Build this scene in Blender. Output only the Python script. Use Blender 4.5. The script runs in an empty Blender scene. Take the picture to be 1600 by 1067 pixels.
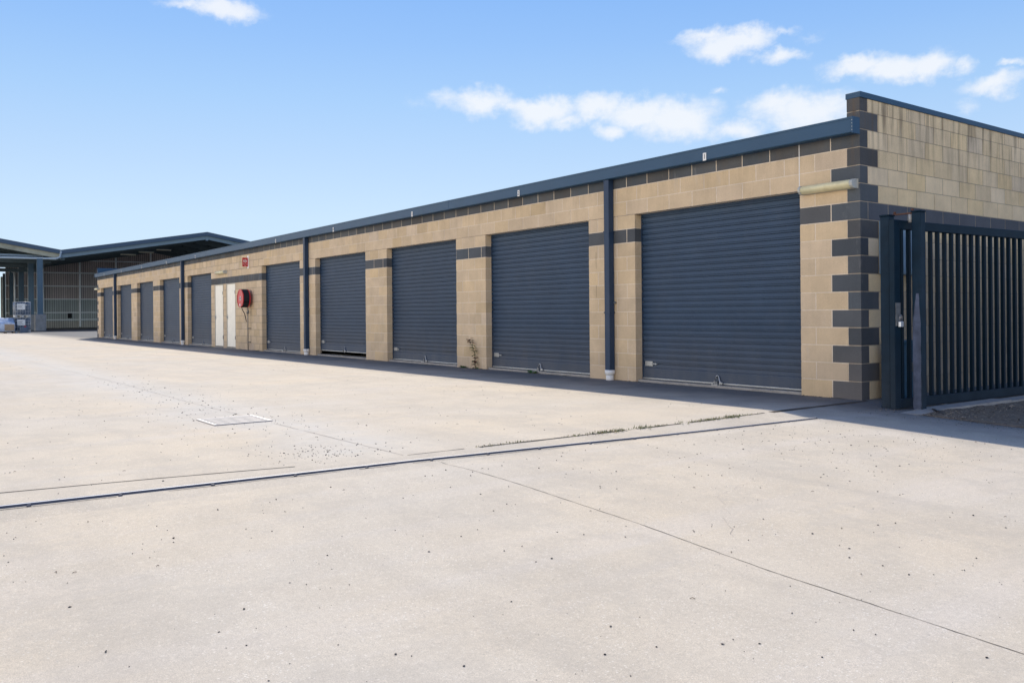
import bpy, math, random
from mathutils import Vector, Matrix, noise
random.seed(11)
R = math.radians
sc = bpy.context.scene
COL = sc.collection
CH = 0.1932            # height of one block course

# ------------------------------------------------------------------ helpers
class MB:
    """collects verts / faces / per-face colour and links them as ONE mesh object"""
    def __init__(s): s.v=[]; s.f=[]; s.c=[]; s.m=[]; s.sm=[]
    def face(s, pts, col=(1,1,1), mi=0, smooth=False):
        b=len(s.v); s.v += [tuple(p) for p in pts]; s.f.append(tuple(range(b,b+len(pts)))); s.c.append(col); s.m.append(mi); s.sm.append(smooth)
    def raw(s, vs, fs, col=(1,1,1), mi=0, smooth=False):
        b=len(s.v); s.v += [tuple(p) for p in vs]
        for f in fs: s.f.append(tuple(b+i for i in f)); s.c.append(col); s.m.append(mi); s.sm.append(smooth)
    def box(s, x0,x1,y0,y1,z0,z1, col=(1,1,1), mi=0, ch=0):
        if ch>0:
            return s.cbox(x0,x1,y0,y1,z0,z1,ch,col,mi)
        vs=[(x0,y0,z0),(x1,y0,z0),(x1,y1,z0),(x0,y1,z0),(x0,y0,z1),(x1,y0,z1),(x1,y1,z1),(x0,y1,z1)]
        s.raw(vs,[(0,3,2,1),(4,5,6,7),(0,1,5,4),(1,2,6,5),(2,3,7,6),(3,0,4,7)],col,mi)
    def cbox(s, x0,x1,y0,y1,z0,z1,c,col=(1,1,1),mi=0):
        lo=(x0,y0,z0); hi=(x1,y1,z1)
        c=min(c,(x1-x0)*.45,(y1-y0)*.45,(z1-z0)*.45)
        idx={}; vs=[]
        for sx in (0,1):
            for sy in (0,1):
                for sz in (0,1):
                    for ax in range(3):
                        p=[(lo,hi)[q][i] for i,q in enumerate((sx,sy,sz))]
                        for i,q in enumerate((sx,sy,sz)):
                            if i!=ax: p[i]+= c if q==0 else -c
                        idx[(sx,sy,sz,ax)]=len(vs); vs.append(tuple(p))
        fs=[]
        for ax in range(3):
            o=[i for i in range(3) if i!=ax]
            for q in (0,1):
                loop=[]
                for a,b in ((0,0),(1,0),(1,1),(0,1)):
                    k=[0,0,0]; k[ax]=q; k[o[0]]=a; k[o[1]]=b
                    loop.append(idx[(k[0],k[1],k[2],ax)])
                flip = (q==0) ^ (ax==1)
                fs.append(tuple(loop[::-1]) if flip else tuple(loop))
        for ax in range(3):      # edge chamfers run along ax
            o=[i for i in range(3) if i!=ax]
            for a in (0,1):
                for b in (0,1):
                    k0=[0,0,0]; k1=[0,0,0]; k0[o[0]]=k1[o[0]]=a; k0[o[1]]=k1[o[1]]=b; k1[ax]=1
                    A=idx[(*k0,o[0])]; B=idx[(*k0,o[1])]; C_=idx[(*k1,o[1])]; D=idx[(*k1,o[0])]
                    fs.append((A,B,C_,D) if (a^b)^(ax==1) else (D,C_,B,A))
        for sx in (0,1):
            for sy in (0,1):
                for sz in (0,1):
                    t=[idx[(sx,sy,sz,a)] for a in range(3)]
                    fs.append(tuple(t) if (sx+sy+sz)%2 else tuple(t[::-1]))
        s.raw(vs,fs,col,mi)
    def obox(s, c, ax, ay, az, hx, hy, hz, col=(1,1,1), mi=0):
        c=Vector(c); ax=Vector(ax).normalized()*hx; ay=Vector(ay).normalized()*hy; az=Vector(az).normalized()*hz
        vs=[c+ax*i+ay*j+az*k for k in (-1,1) for (i,j) in ((-1,-1),(1,-1),(1,1),(-1,1))]
        s.raw(vs,[(0,3,2,1),(4,5,6,7),(0,1,5,4),(1,2,6,5),(2,3,7,6),(3,0,4,7)],col,mi)
    def tube(s, pts, r, n=8, col=(1,1,1), mi=0, caps=True):
        pts=[Vector(p) for p in pts]; rs=r if isinstance(r,(list,tuple)) else [r]*len(pts)
        b=len(s.v); 
        for i,p in enumerate(pts):
            t=(pts[min(i+1,len(pts)-1)]-pts[max(i-1,0)]).normalized()
            a=t.cross(Vector((0,0,1)) if abs(t.z)<.9 else Vector((1,0,0))).normalized(); bb=t.cross(a)
            for k in range(n):
                th=2*math.pi*k/n; s.v.append(tuple(p+a*math.cos(th)*rs[i]+bb*math.sin(th)*rs[i]))
        for i in range(len(pts)-1):
            for k in range(n):
                k2=(k+1)%n; s.f.append((b+i*n+k,b+i*n+k2,b+(i+1)*n+k2,b+(i+1)*n+k)); s.c.append(col); s.m.append(mi); s.sm.append(True)
        if caps:
            s.f.append(tuple(b+k for k in range(n))[::-1]); s.c.append(col); s.m.append(mi); s.sm.append(False)
            e=b+(len(pts)-1)*n; s.f.append(tuple(e+k for k in range(n))); s.c.append(col); s.m.append(mi); s.sm.append(False)
    def sweep(s, prof, x0, x1, axis='x', col=(1,1,1), mi=0, closed=True, cap=True, smooth=False):
        """profile of (a,b) extruded: axis x -> (x,a,b); axis y -> (a,y,b)"""
        f=(lambda t,a,b:(t,a,b)) if axis=='x' else (lambda t,a,b:(a,t,b))
        n=len(prof); vs=[f(x0,a,b) for a,b in prof]+[f(x1,a,b) for a,b in prof]
        fs=[(i,(i+1)%n,n+(i+1)%n,n+i) for i in range(n if closed else n-1)]
        if cap and closed: fs += [tuple(range(n))[::-1], tuple(range(n,2*n))]
        s.raw(vs,fs,col,mi,smooth)
    def build(s, name, mats, parent=None, fixn=True):
        me=bpy.data.meshes.new(name); me.from_pydata(s.v,[],s.f)
        if not isinstance(mats,(list,tuple)): mats=[mats]
        for m in mats: me.materials.append(m)
        me.polygons.foreach_set('material_index', s.m); me.polygons.foreach_set('use_smooth', s.sm)
        ca=me.color_attributes.new('Col','FLOAT_COLOR','CORNER'); buf=[]
        for p in me.polygons:
            c=s.c[p.index]; buf += [c[0],c[1],c[2],1.0]*p.loop_total
        ca.data.foreach_set('color', buf)
        me.update()
        if fixn:
            import bmesh
            bm=bmesh.new(); bm.from_mesh(me); bmesh.ops.recalc_face_normals(bm, faces=bm.faces); bm.to_mesh(me); bm.free()
        o=bpy.data.objects.new(name,me); COL.objects.link(o)
        if parent: o.parent=parent
        return o

def tag(o,label=None,cat=None,group=None,kind=None):
    if label: o['label']=label
    if cat: o['category']=cat
    if group: o['group']=group
    if kind: o['kind']=kind
    return o
def empty(name,loc=(0,0,0)):
    o=bpy.data.objects.new(name,None); COL.objects.link(o); o.location=loc; o.empty_display_size=.2; return o
def child(mb,name,mat,parent,absolute=True):
    """mesh built in world coordinates, hung under a root that stands at its own base"""
    o=mb.build(name,mat,parent)
    if absolute:
        off=Vector((0,0,0)); p=parent
        while p: off+=p.location; p=p.parent
        o.location=-off
    return o
def font_mesh(name,cu):
    t=bpy.data.objects.new('tmp',cu); COL.objects.link(t); dg_=bpy.context.evaluated_depsgraph_get(); dg_.update()
    me=bpy.data.meshes.new_from_object(t.evaluated_get(dg_)); me.name=name; bpy.data.objects.remove(t); bpy.data.curves.remove(cu)
    o=bpy.data.objects.new(name,me); COL.objects.link(o); return o
def copy_tree(o,parent=None):
    c=o.copy(); COL.objects.link(c); c.parent=parent
    for ch in list(o.children): copy_tree(ch,c)
    return c

# ------------------------------------------------------------------ materials
def nn(nt,t,**k):
    n=nt.nodes.new(t)
    for a,b in k.items():
        if a in n.inputs: n.inputs[a].default_value=b
        else: setattr(n,a,b)
    return n
def mat(name, *a_, **k_):
    low=k_.pop('lowdust',0); m=mat0(name,*a_,**k_)
    if low:
        if low>.3:
            nt=m.node_tree; bs=nt.nodes['Principled BSDF']; src0=bs.inputs['Base Color'].links[0].from_socket; oi=nn(nt,'ShaderNodeObjectInfo'); r0=nn(nt,'ShaderNodeMapRange'); r0.inputs['To Min'].default_value=.90; r0.inputs['To Max'].default_value=1.14; nt.links.new(oi.outputs['Random'],r0.inputs['Value']); s0=nn(nt,'ShaderNodeVectorMath',operation='SCALE'); nt.links.new(src0,s0.inputs[0]); nt.links.new(r0.outputs[0],s0.inputs['Scale']); nt.links.new(s0.outputs[0],bs.inputs['Base Color'])
        nt=m.node_tree; L=nt.links; bs=nt.nodes['Principled BSDF']; src=bs.inputs['Base Color'].links[0].from_socket
        geo=nn(nt,'ShaderNodeNewGeometry'); sp_=nn(nt,'ShaderNodeSeparateXYZ'); L.new(geo.outputs['Position'],sp_.inputs[0])
        a=nn(nt,'ShaderNodeMapRange'); a.inputs['From Min'].default_value=.75; a.inputs['From Max'].default_value=.0; a.inputs['To Max'].default_value=low; L.new(sp_.outputs['Z'],a.inputs['Value'])
        mp=nn(nt,'ShaderNodeMapping'); mp.inputs['Scale'].default_value=(5,5,1.6); L.new(geo.outputs['Position'],mp.inputs['Vector'])
        n=nn(nt,'ShaderNodeTexNoise',Scale=1.0,Detail=7.0,Roughness=.7); L.new(mp.outputs[0],n.inputs['Vector'])
        mx=nn(nt,'ShaderNodeMix',data_type='RGBA'); L.new(math_node(nt,'MULTIPLY',a.outputs[0],n.outputs['Fac']),mx.inputs['Factor']); L.new(src,mx.inputs['A']); mx.inputs['B'].default_value=(.20,.18,.155,1)
        v=nn(nt,'ShaderNodeTexNoise',Scale=13.0,Detail=8.0,Roughness=.8); L.new(geo.outputs['Position'],v.inputs['Vector'])
        b=nn(nt,'ShaderNodeMapRange'); b.inputs['From Min'].default_value=.70; b.inputs['From Max'].default_value=.76; b.inputs['To Max'].default_value=.55; L.new(v.outputs['Fac'],b.inputs['Value'])
        m2=nn(nt,'ShaderNodeMix',data_type='RGBA'); L.new(b.outputs[0],m2.inputs['Factor']); L.new(mx.outputs['Result'],m2.inputs['A']); m2.inputs['B'].default_value=(.22,.23,.25,1)
        L.new(m2.outputs['Result'],bs.inputs['Base Color'])
    return m
def mat0(name, col=(.5,.5,.5), rough=.6, metal=0, var=.12, vscale=6, bump=.0, bscale=60, spec=.4, useattr=False, streak=0, dust=0, dustcol=(.35,.32,.28)):
    m=bpy.data.materials.new(name); m.use_nodes=True; nt=m.node_tree; L=nt.links; bs=nt.nodes['Principled BSDF']
    bs.inputs['Roughness'].default_value=rough; bs.inputs['Metallic'].default_value=metal
    bs.inputs['Specular IOR Level'].default_value=spec
    tc=nn(nt,'ShaderNodeTexCoord'); geo=nn(nt,'ShaderNodeNewGeometry')
    pos=geo.outputs['Position']
    n1=nn(nt,'ShaderNodeTexNoise',Scale=vscale,Detail=6.0,Roughness=.6); L.new(pos,n1.inputs['Vector'])
    mr=nn(nt,'ShaderNodeMapRange'); mr.inputs['From Min'].default_value=.25; mr.inputs['From Max'].default_value=.75
    mr.inputs['To Min'].default_value=1-var; mr.inputs['To Max'].default_value=1+var; L.new(n1.outputs['Fac'],mr.inputs['Value'])
    mul=nn(nt,'ShaderNodeVectorMath',operation='SCALE'); L.new(mr.outputs[0],mul.inputs['Scale'])
    if useattr:
        at=nn(nt,'ShaderNodeAttribute',attribute_name='Col'); L.new(at.outputs['Color'],mul.inputs[0])
    else: mul.inputs[0].default_value=col
    out=mul.outputs[0]
    if streak:
        mp=nn(nt,'ShaderNodeMapping'); mp.inputs['Scale'].default_value=(22,22,1.2); L.new(pos,mp.inputs['Vector'])
        n2=nn(nt,'ShaderNodeTexNoise',Scale=1.0,Detail=3.0); L.new(mp.outputs[0],n2.inputs['Vector'])
        m2=nn(nt,'ShaderNodeMapRange'); m2.inputs['From Min'].default_value=.35; m2.inputs['From Max'].default_value=.7
        m2.inputs['To Min'].default_value=1+streak*.4; m2.inputs['To Max'].default_value=1-streak; L.new(n2.outputs['Fac'],m2.inputs['Value'])
        u=nn(nt,'ShaderNodeVectorMath',operation='SCALE'); L.new(out,u.inputs[0]); L.new(m2.outputs[0],u.inputs['Scale']); out=u.outputs[0]
    if dust:
        n3=nn(nt,'ShaderNodeTexNoise',Scale=3.3,Detail=8.0,Roughness=.75); L.new(pos,n3.inputs['Vector'])
        m3=nn(nt,'ShaderNodeMapRange'); m3.inputs['From Min'].default_value=.5; m3.inputs['From Max'].default_value=.8
        m3.inputs['To Min'].default_value=0; m3.inputs['To Max'].default_value=dust; L.new(n3.outputs['Fac'],m3.inputs['Value'])
        mx=nn(nt,'ShaderNodeMix',data_type='RGBA'); L.new(m3.outputs[0],mx.inputs['Factor']); L.new(out,mx.inputs['A']); mx.inputs['B'].default_value=(*dustcol,1); out=mx.outputs['Result']
    L.new(out,bs.inputs['Base Color'])
    if bump:
        n4=nn(nt,'ShaderNodeTexNoise',Scale=bscale,Detail=4.0); L.new(pos,n4.inputs['Vector'])
        b=nn(nt,'ShaderNodeBump',Strength=bump,Distance=.004); L.new(n4.outputs['Fac'],b.inputs['Height']); L.new(b.outputs[0],bs.inputs['Normal'])
    return m

def math_node(nt,op,a,b=None,c=None,clamp=False):
    n=nt.nodes.new('ShaderNodeMath'); n.operation=op; n.use_clamp=clamp
    for i,x in enumerate((a,b,c)):
        if x is None: continue
        if isinstance(x,(int,float)): n.inputs[i].default_value=x
        else: nt.links.new(x,n.inputs[i])
    return n.outputs[0]

BEIGE=(.600,.470,.318); DARK=(.090,.098,.108); MORT=(.70,.60,.48)
# --- block work: colour per block, sandy grain, soft vertical ribs, dirt near top of end wall and base
def block_material(name,end_wall=False):
    m=bpy.data.materials.new(name); m.use_nodes=True; nt=m.node_tree; L=nt.links; bs=nt.nodes['Principled BSDF']
    bs.inputs['Roughness'].default_value=.9; bs.inputs['Specular IOR Level'].default_value=.15
    geo=nn(nt,'ShaderNodeNewGeometry'); pos=geo.outputs['Position']
    at=nn(nt,'ShaderNodeAttribute',attribute_name='Col')
    sep=nn(nt,'ShaderNodeSeparateXYZ'); L.new(pos,sep.inputs[0])
    g=nn(nt,'ShaderNodeTexNoise',Scale=140.0,Detail=3.0,Roughness=.7); L.new(pos,g.inputs['Vector'])
    gm=nn(nt,'ShaderNodeMapRange'); gm.inputs['From Min'].default_value=.3; gm.inputs['From Max'].default_value=.7; gm.inputs['To Min'].default_value=.76; gm.inputs['To Max'].default_value=1.20; L.new(g.outputs['Fac'],gm.inputs['Value'])
    a=nn(nt,'ShaderNodeTexNoise',Scale=3.0,Detail=7.0,Roughness=.65); L.new(pos,a.inputs['Vector'])
    am=nn(nt,'ShaderNodeMapRange'); am.inputs['From Min'].default_value=.3; am.inputs['From Max'].default_value=.72; am.inputs['To Min'].default_value=1.10; am.inputs['To Max'].default_value=.86; L.new(a.outputs['Fac'],am.inputs['Value'])
    mp=nn(nt,'ShaderNodeMapping'); mp.inputs['Scale'].default_value=(60,60,1.5); L.new(pos,mp.inputs['Vector'])
    r=nn(nt,'ShaderNodeTexNoise',Scale=1.0,Detail=2.0); L.new(mp.outputs[0],r.inputs['Vector'])
    rm=nn(nt,'ShaderNodeMapRange'); rm.inputs['From Min'].default_value=.3; rm.inputs['From Max'].default_value=.7; rm.inputs['To Min'].default_value=1.02; rm.inputs['To Max'].default_value=.98; L.new(r.outputs['Fac'],rm.inputs['Value'])
    k=math_node(nt,'MULTIPLY',math_node(nt,'MULTIPLY',gm.outputs[0],am.outputs[0]),rm.outputs[0])
    sc1=nn(nt,'ShaderNodeVectorMath',operation='SCALE'); L.new(at.outputs['Color'],sc1.inputs[0]); L.new(k,sc1.inputs['Scale']); out=sc1.outputs[0]
    def mixin(out,fac,col):
        mx=nn(nt,'ShaderNodeMix',data_type='RGBA'); L.new(fac,mx.inputs['Factor']); L.new(out,mx.inputs['A']); mx.inputs['B'].default_value=(*col,1); return mx.outputs['Result']
    # dirt runs: strong near the top of the end wall, faint under the gutter
    mp2=nn(nt,'ShaderNodeMapping'); mp2.inputs['Scale'].default_value=(9,9,.7) if end_wall else (7,7,.9); L.new(pos,mp2.inputs['Vector'])
    n2=nn(nt,'ShaderNodeTexNoise',Scale=1.0,Detail=5.0,Roughness=.62); L.new(mp2.outputs[0],n2.inputs['Vector'])
    if end_wall:
        hz=nn(nt,'ShaderNodeMapRange'); hz.inputs['From Min'].default_value=2.3; hz.inputs['From Max'].default_value=3.1; hz.inputs['To Max'].default_value=1.0; L.new(sep.outputs['Z'],hz.inputs['Value'])
    else:
        hz=nn(nt,'ShaderNodeMapRange'); hz.inputs['From Min'].default_value=2.3; hz.inputs['From Max'].default_value=2.9; hz.inputs['To Max'].default_value=.35; L.new(sep.outputs['Z'],hz.inputs['Value'])
    st=nn(nt,'ShaderNodeMapRange'); st.inputs['From Min'].default_value=.47; st.inputs['From Max'].default_value=.72; L.new(n2.outputs['Fac'],st.inputs['Value'])
    out=mixin(out, math_node(nt,'MULTIPLY',hz.outputs[0],st.outputs[0]), (.13,.10,.075))
    # splash dirt at the base
    bz=nn(nt,'ShaderNodeMapRange'); bz.inputs['From Min'].default_value=.55; bz.inputs['From Max'].default_value=0; bz.inputs['To Max'].default_value=.55; L.new(sep.outputs['Z'],bz.inputs['Value'])
    n5=nn(nt,'ShaderNodeTexNoise',Scale=2.2,Detail=6.0); L.new(pos,n5.inputs['Vector'])
    out=mixin(out, math_node(nt,'MULTIPLY',bz.outputs[0],n5.outputs['Fac']), (.27,.22,.19))
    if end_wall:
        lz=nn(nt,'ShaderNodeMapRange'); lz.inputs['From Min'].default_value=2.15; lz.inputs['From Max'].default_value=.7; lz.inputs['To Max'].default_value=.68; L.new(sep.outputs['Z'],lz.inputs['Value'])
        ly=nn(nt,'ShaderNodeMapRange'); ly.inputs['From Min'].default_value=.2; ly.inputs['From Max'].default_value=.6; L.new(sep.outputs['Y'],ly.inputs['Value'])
        out=mixin(out, math_node(nt,'MULTIPLY',lz.outputs[0],ly.outputs[0]), (.19,.175,.165))  # shade of the narrow gap behind the gate, painted into the wall colour
    # pale efflorescence
    mp3=nn(nt,'ShaderNodeMapping'); mp3.inputs['Scale'].default_value=(5,5,1.3); mp3.inputs['Location'].default_value=(3.1,7.7,1.9); L.new(pos,mp3.inputs['Vector'])
    n6=nn(nt,'ShaderNodeTexNoise',Scale=1.0,Detail=6.0,Roughness=.7); L.new(mp3.outputs[0],n6.inputs['Vector'])
    e=nn(nt,'ShaderNodeMapRange'); e.inputs['From Min'].default_value=.63; e.inputs['From Max'].default_value=.8; e.inputs['To Max'].default_value=.35; L.new(n6.outputs['Fac'],e.inputs['Value'])
    out=mixin(out, e.outputs[0], (.42,.41,.40))
    L.new(out,bs.inputs['Base Color'])
    b=nn(nt,'ShaderNodeBump',Strength=.5,Distance=.003); L.new(g.outputs['Fac'],b.inputs['Height']); L.new(b.outputs[0],bs.inputs['Normal'])
    return m
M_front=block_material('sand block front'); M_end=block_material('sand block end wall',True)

def concrete_material(name):
    m=bpy.data.materials.new(name); m.use_nodes=True; nt=m.node_tree; L=nt.links; bs=nt.nodes['Principled BSDF']
    bs.inputs['Roughness'].default_value=.85; bs.inputs['Specular IOR Level'].default_value=.25
    geo=nn(nt,'ShaderNodeNewGeometry'); pos=geo.outputs['Position']; sep=nn(nt,'ShaderNodeSeparateXYZ'); L.new(pos,sep.inputs[0])
    def noise_(scale,det=5.0,ro=.6,vec=pos):
        n=nn(nt,'ShaderNodeTexNoise',Scale=scale,Detail=det,Roughness=ro); L.new(vec,n.inputs['Vector']); return n.outputs['Fac']
    def rng(v,a,b,c,d):
        r=nn(nt,'ShaderNodeMapRange'); r.inputs['From Min'].default_value=a; r.inputs['From Max'].default_value=b; r.inputs['To Min'].default_value=c; r.inputs['To Max'].default_value=d; L.new(v,r.inputs['Value']); return r.outputs[0]
    def mix(f,a,b,bt='MIX'):
        x=nn(nt,'ShaderNodeMix',data_type='RGBA',blend_type=bt)
        for s_,v in (('Factor',f),('A',a),('B',b)):
            if isinstance(v,(int,float)): x.inputs[s_].default_value=v
            elif isinstance(v,tuple): x.inputs[s_].default_value=(*v,1)
            else: L.new(v,x.inputs[s_])
        return x.outputs['Result']
    # slabs: warm to the street side, greyer in the yard
    big=noise_(.35,6.0,.6); mid=noise_(1.7,7.0,.65)
    out=mix(rng(big,.35,.65,0,1),(.668,.565,.425),(.603,.540,.448))
    out=mix(rng(mid,.42,.75,0,.55),out,(.50,.435,.345))
    # broom sweeps and tyre wear: long soft streaks along x
    mp=nn(nt,'ShaderNodeMapping'); mp.inputs['Scale'].default_value=(.25,2.2,1); mp.inputs['Rotation'].default_value=(0,0,.25); L.new(pos,mp.inputs['Vector'])
    sw=noise_(1.0,5.0,.6,mp.outputs[0]); out=mix(rng(sw,.48,.76,0,.5),out,(.49,.43,.35))
    mpb=nn(nt,'ShaderNodeMapping'); mpb.inputs['Scale'].default_value=(2.4,.22,1); L.new(pos,mpb.inputs['Vector'])
    sb=noise_(1.0,5.0,.6,mpb.outputs[0]); out=mix(rng(sb,.52,.8,0,.5),out,(.66,.60,.54))
    # exposed aggregate grain: pale and dark specks, fading with coarse patches
    v1=nn(nt,'ShaderNodeTexVoronoi',Scale=95.0); L.new(pos,v1.inputs['Vector'])
    v2=nn(nt,'ShaderNodeTexVoronoi',Scale=60.0); v2.inputs['Randomness'].default_value=1; L.new(pos,v2.inputs['Vector'])
    patch=rng(noise_(2.5,3.0),.35,.7,.25,1)
    cs=nn(nt,'ShaderNodeSeparateColor'); L.new(v1.outputs['Color'],cs.inputs[0])
    wl=math_node(nt,'MULTIPLY',math_node(nt,'GREATER_THAN',cs.outputs[0],.80),math_node(nt,'LESS_THAN',v1.outputs['Distance'],.36))
    out=mix(math_node(nt,'MULTIPLY',math_node(nt,'MULTIPLY',wl,patch),.62),out,(.84,.79,.71))
    cs2=nn(nt,'ShaderNodeSeparateColor'); L.new(v2.outputs['Color'],cs2.inputs[0])
    dk=math_node(nt,'MULTIPLY',math_node(nt,'GREATER_THAN',cs2.outputs[1],.86),math_node(nt,'LESS_THAN',v2.outputs['Distance'],.22))
    out=mix(math_node(nt,'MULTIPLY',math_node(nt,'MULTIPLY',dk,patch),.5),out,(.30,.26,.22))
    fine=noise_(260.0,2.0,.7); f2=noise_(45.0,4.0,.7)
    kk=math_node(nt,'MULTIPLY',rng(fine,.3,.7,.78,1.18),rng(f2,.3,.7,.92,1.06))
    s=nn(nt,'ShaderNodeVectorMath',operation='SCALE'); L.new(out,s.inputs[0]); L.new(kk,s.inputs['Scale']); out=s.outputs[0]
    dl=math_node(nt,'ABSOLUTE',math_node(nt,'ADD',math_node(nt,'ADD',sep.outputs['Y'],5.68),math_node(nt,'MULTIPLY',math_node(nt,'SUBTRACT',big,.5),1.2)))
    band=math_node(nt,'MULTIPLY',rng(dl,.75,.1,0,.5),rng(sep.outputs['X'],.15,-.4,0,1))
    out=mix(math_node(nt,'MULTIPLY',band,rng(mid,.3,.6,.4,1)),out,(.60,.59,.555))
    wt=noise_(.9,9.0,.7); edge=math_node(nt,'MULTIPLY',rng(wt,.50,.535,0,1),rng(wt,.585,.54,0,1)); out=mix(math_node(nt,'MULTIPLY',edge,.28),out,(.46,.41,.34))
    # shade along the wall foot and behind the gate, put into the colour
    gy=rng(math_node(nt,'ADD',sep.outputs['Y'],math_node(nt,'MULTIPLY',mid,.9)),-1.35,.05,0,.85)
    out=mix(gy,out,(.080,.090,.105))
    # rust / leaf stains
    st=noise_(3.1,8.0,.75); out=mix(rng(st,.66,.82,0,.5),out,(.40,.30,.20))
    L.new(out,bs.inputs['Base Color'])
    hh=math_node(nt,'ADD',math_node(nt,'MULTIPLY',fine,.5),math_node(nt,'MULTIPLY',f2,.8))
    b=nn(nt,'ShaderNodeBump',Strength=.35,Distance=.003); L.new(hh,b.inputs['Height']); L.new(b.outputs[0],bs.inputs['Normal'])
    return m
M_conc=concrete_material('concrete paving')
M_joint=mat('joint sealant',(.06,.05,.04),.9,var=.4,vscale=12)
M_jointp=mat('faint saw cut',(.43,.38,.33),.9,var=.35,vscale=5)
M_curtain=mat('blue grey painted steel',(.031,.059,.107),.5,var=.10,vscale=2.5,spec=.22,dust=.10,lowdust=.5,dustcol=(.17,.18,.20))
M_fascia=mat('slate blue painted steel',(.028,.076,.142),.45,var=.07,vscale=2,spec=.25,dust=.06,dustcol=(.16,.18,.2))
M_pipe=mat('slate blue pipe paint',(.022,.045,.090),.45,var=.08,spec=.22,dust=.06)
M_pvc=mat('white pvc',(.66,.67,.68),.4,var=.08,dust=.25)
M_alu=mat('dull aluminium',(.42,.44,.45),.4,metal=.5,var=.15,dust=.3)
M_steel=mat('worn zinc steel',(.40,.41,.42),.38,metal=.75,var=.2,vscale=25)
M_black=mat('black rubber',(.012,.016,.024),.7,var=.2)
M_roof=mat('roof steel',(.25,.28,.32),.45,metal=.3)
M_cream=mat('cream painted door',(.88,.84,.73),.5,var=.05,dust=.15,bump=.1,bscale=30)
M_creamframe=mat('cream painted frame',(.42,.40,.35),.55,var=.08)
M_lightcase=mat('yellowed light diffuser',(.70,.65,.42),.35,var=.12,vscale=9,dust=.45,dustcol=(.40,.30,.14))
M_lightend=mat('grey light end cap',(.42,.43,.40),.4,var=.1)
M_red=mat('fire red enamel',(.50,.018,.028),.35,var=.1)
M_white=mat('sign white',(.75,.75,.74),.45,var=.04)
M_digit=mat('digit black',(.02,.02,.025),.5)
M_gate=mat('dark navy gate paint',(.003,.016,.032),.5,var=.25,vscale=5,spec=.12,dust=.15,dustcol=(.03,.05,.07),lowdust=.12)
M_gatebar=mat('navy picket paint',(.002,.012,.024),.5,var=.2,spec=.10)
M_post=mat('scuffed navy post',(.004,.019,.038),.5,var=.3,vscale=7,spec=.12,dust=.35,lowdust=.15,dustcol=(.04,.06,.09))
M_wornpost=mat('worn grey paint',(.075,.095,.150),.6,var=.4,vscale=14,streak=.3,dust=.5,dustcol=(.11,.13,.18),spec=.2)
M_rust=mat('rusty bolt',(.10,.045,.03),.8,var=.4,vscale=40)
M_nylon=mat('pale nylon roller',(.36,.36,.35),.5)
M_padlock=mat('brushed padlock',(.62,.66,.70),.3,metal=.5,var=.1)
M_bolt=mat('dull lock plate',(.16,.17,.18),.5,metal=.4,var=.3,vscale=20)
M_rail=mat('rail blue steel',(.075,.082,.115),.5,metal=.2,var=.25,vscale=10,dust=.25,dustcol=(.3,.27,.24))
M_railtop=mat('worn rail top highlight',(.85,.85,.86),.35,metal=.3,var=.1)
M_galv=mat('galvanised grate',(.50,.47,.45),.5,metal=.15,var=.12,vscale=20)
M_pit=mat('drain pit',(.03,.028,.026),.9)
M_grit=mat('loose grit',(.05,.046,.044),.85,useattr=True,var=.25,vscale=60)
M_soil=mat('gravelly soil',(.135,.105,.075),.95,var=.55,vscale=26,bump=1.0,bscale=45,dust=.5,dustcol=(.26,.23,.20))
M_kerb=mat('kerb concrete',(.30,.285,.265),.9,var=.22,vscale=9,bump=.4,bscale=90,dust=.4,dustcol=(.17,.15,.13))
M_leaf=mat('weed leaf',(.06,.12,.03),.5,useattr=True,var=.25,vscale=30)
M_stem=mat('weed stem',(.12,.09,.05),.7)
M_box=mat('grey blue cabinet',(.20,.31,.42),.45,var=.08,dust=.15)
M_crate=mat('blue cabinet',(.03,.095,.16),.5,var=.15,dust=.2)
M_dark=mat('dark interior',(.02,.02,.022),.9)
M_shedtrim=mat('shed trim',(.055,.095,.150),.45,var=.08)
M_shedchan=mat('shed channel beam',(.16,.235,.285),.5,var=.1,vscale=1.5)
M_shedchan2=mat('pale pipe',(.42,.50,.54),.5,var=.1)
M_shedpost=mat('shed column',(.062,.115,.165),.5,var=.12,vscale=2)
M_sheddark=mat('shed rafter',(.075,.11,.125),.6,var=.15)
M_shedroof=mat('shed roof lining',(.30,.34,.35),.7,var=.25,vscale=.8)
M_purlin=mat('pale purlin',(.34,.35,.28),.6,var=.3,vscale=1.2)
M_girt=mat('galvanised girt',(.80,.86,.88),.5,var=.1)
M_plinth=mat('plinth concrete',(.22,.23,.235),.9,var=.2,vscale=4)
M_shedshade=mat('painted shed shade',(.055,.055,.056),.9,var=.2,vscale=1.5)
M_lamp=mat('lamp batten',(.78,.74,.58),.4)
M_cage=mat('tote cage steel',(.40,.43,.46),.4,metal=.5)
M_tote=mat('tote grey plastic',(.075,.11,.165),.4,var=.2,vscale=4)
M_label=mat('paper label',(.66,.68,.68),.7,var=.06)
M_wrap=mat('stretch wrap',(.42,.50,.62),.25,var=.35,vscale=5,dust=.5,dustcol=(.62,.66,.74))
M_timber=mat('weathered timber',(.26,.19,.12),.85,var=.35,vscale=9,useattr=False)
M_card=mat('cardboard',(.36,.27,.18),.85,var=.25)

def cladding_material():
    m=mat('shed wall cladding',(.12,.11,.11),.7,var=.12,vscale=.6,useattr=True)
    return m
M_clad=cladding_material()

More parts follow.
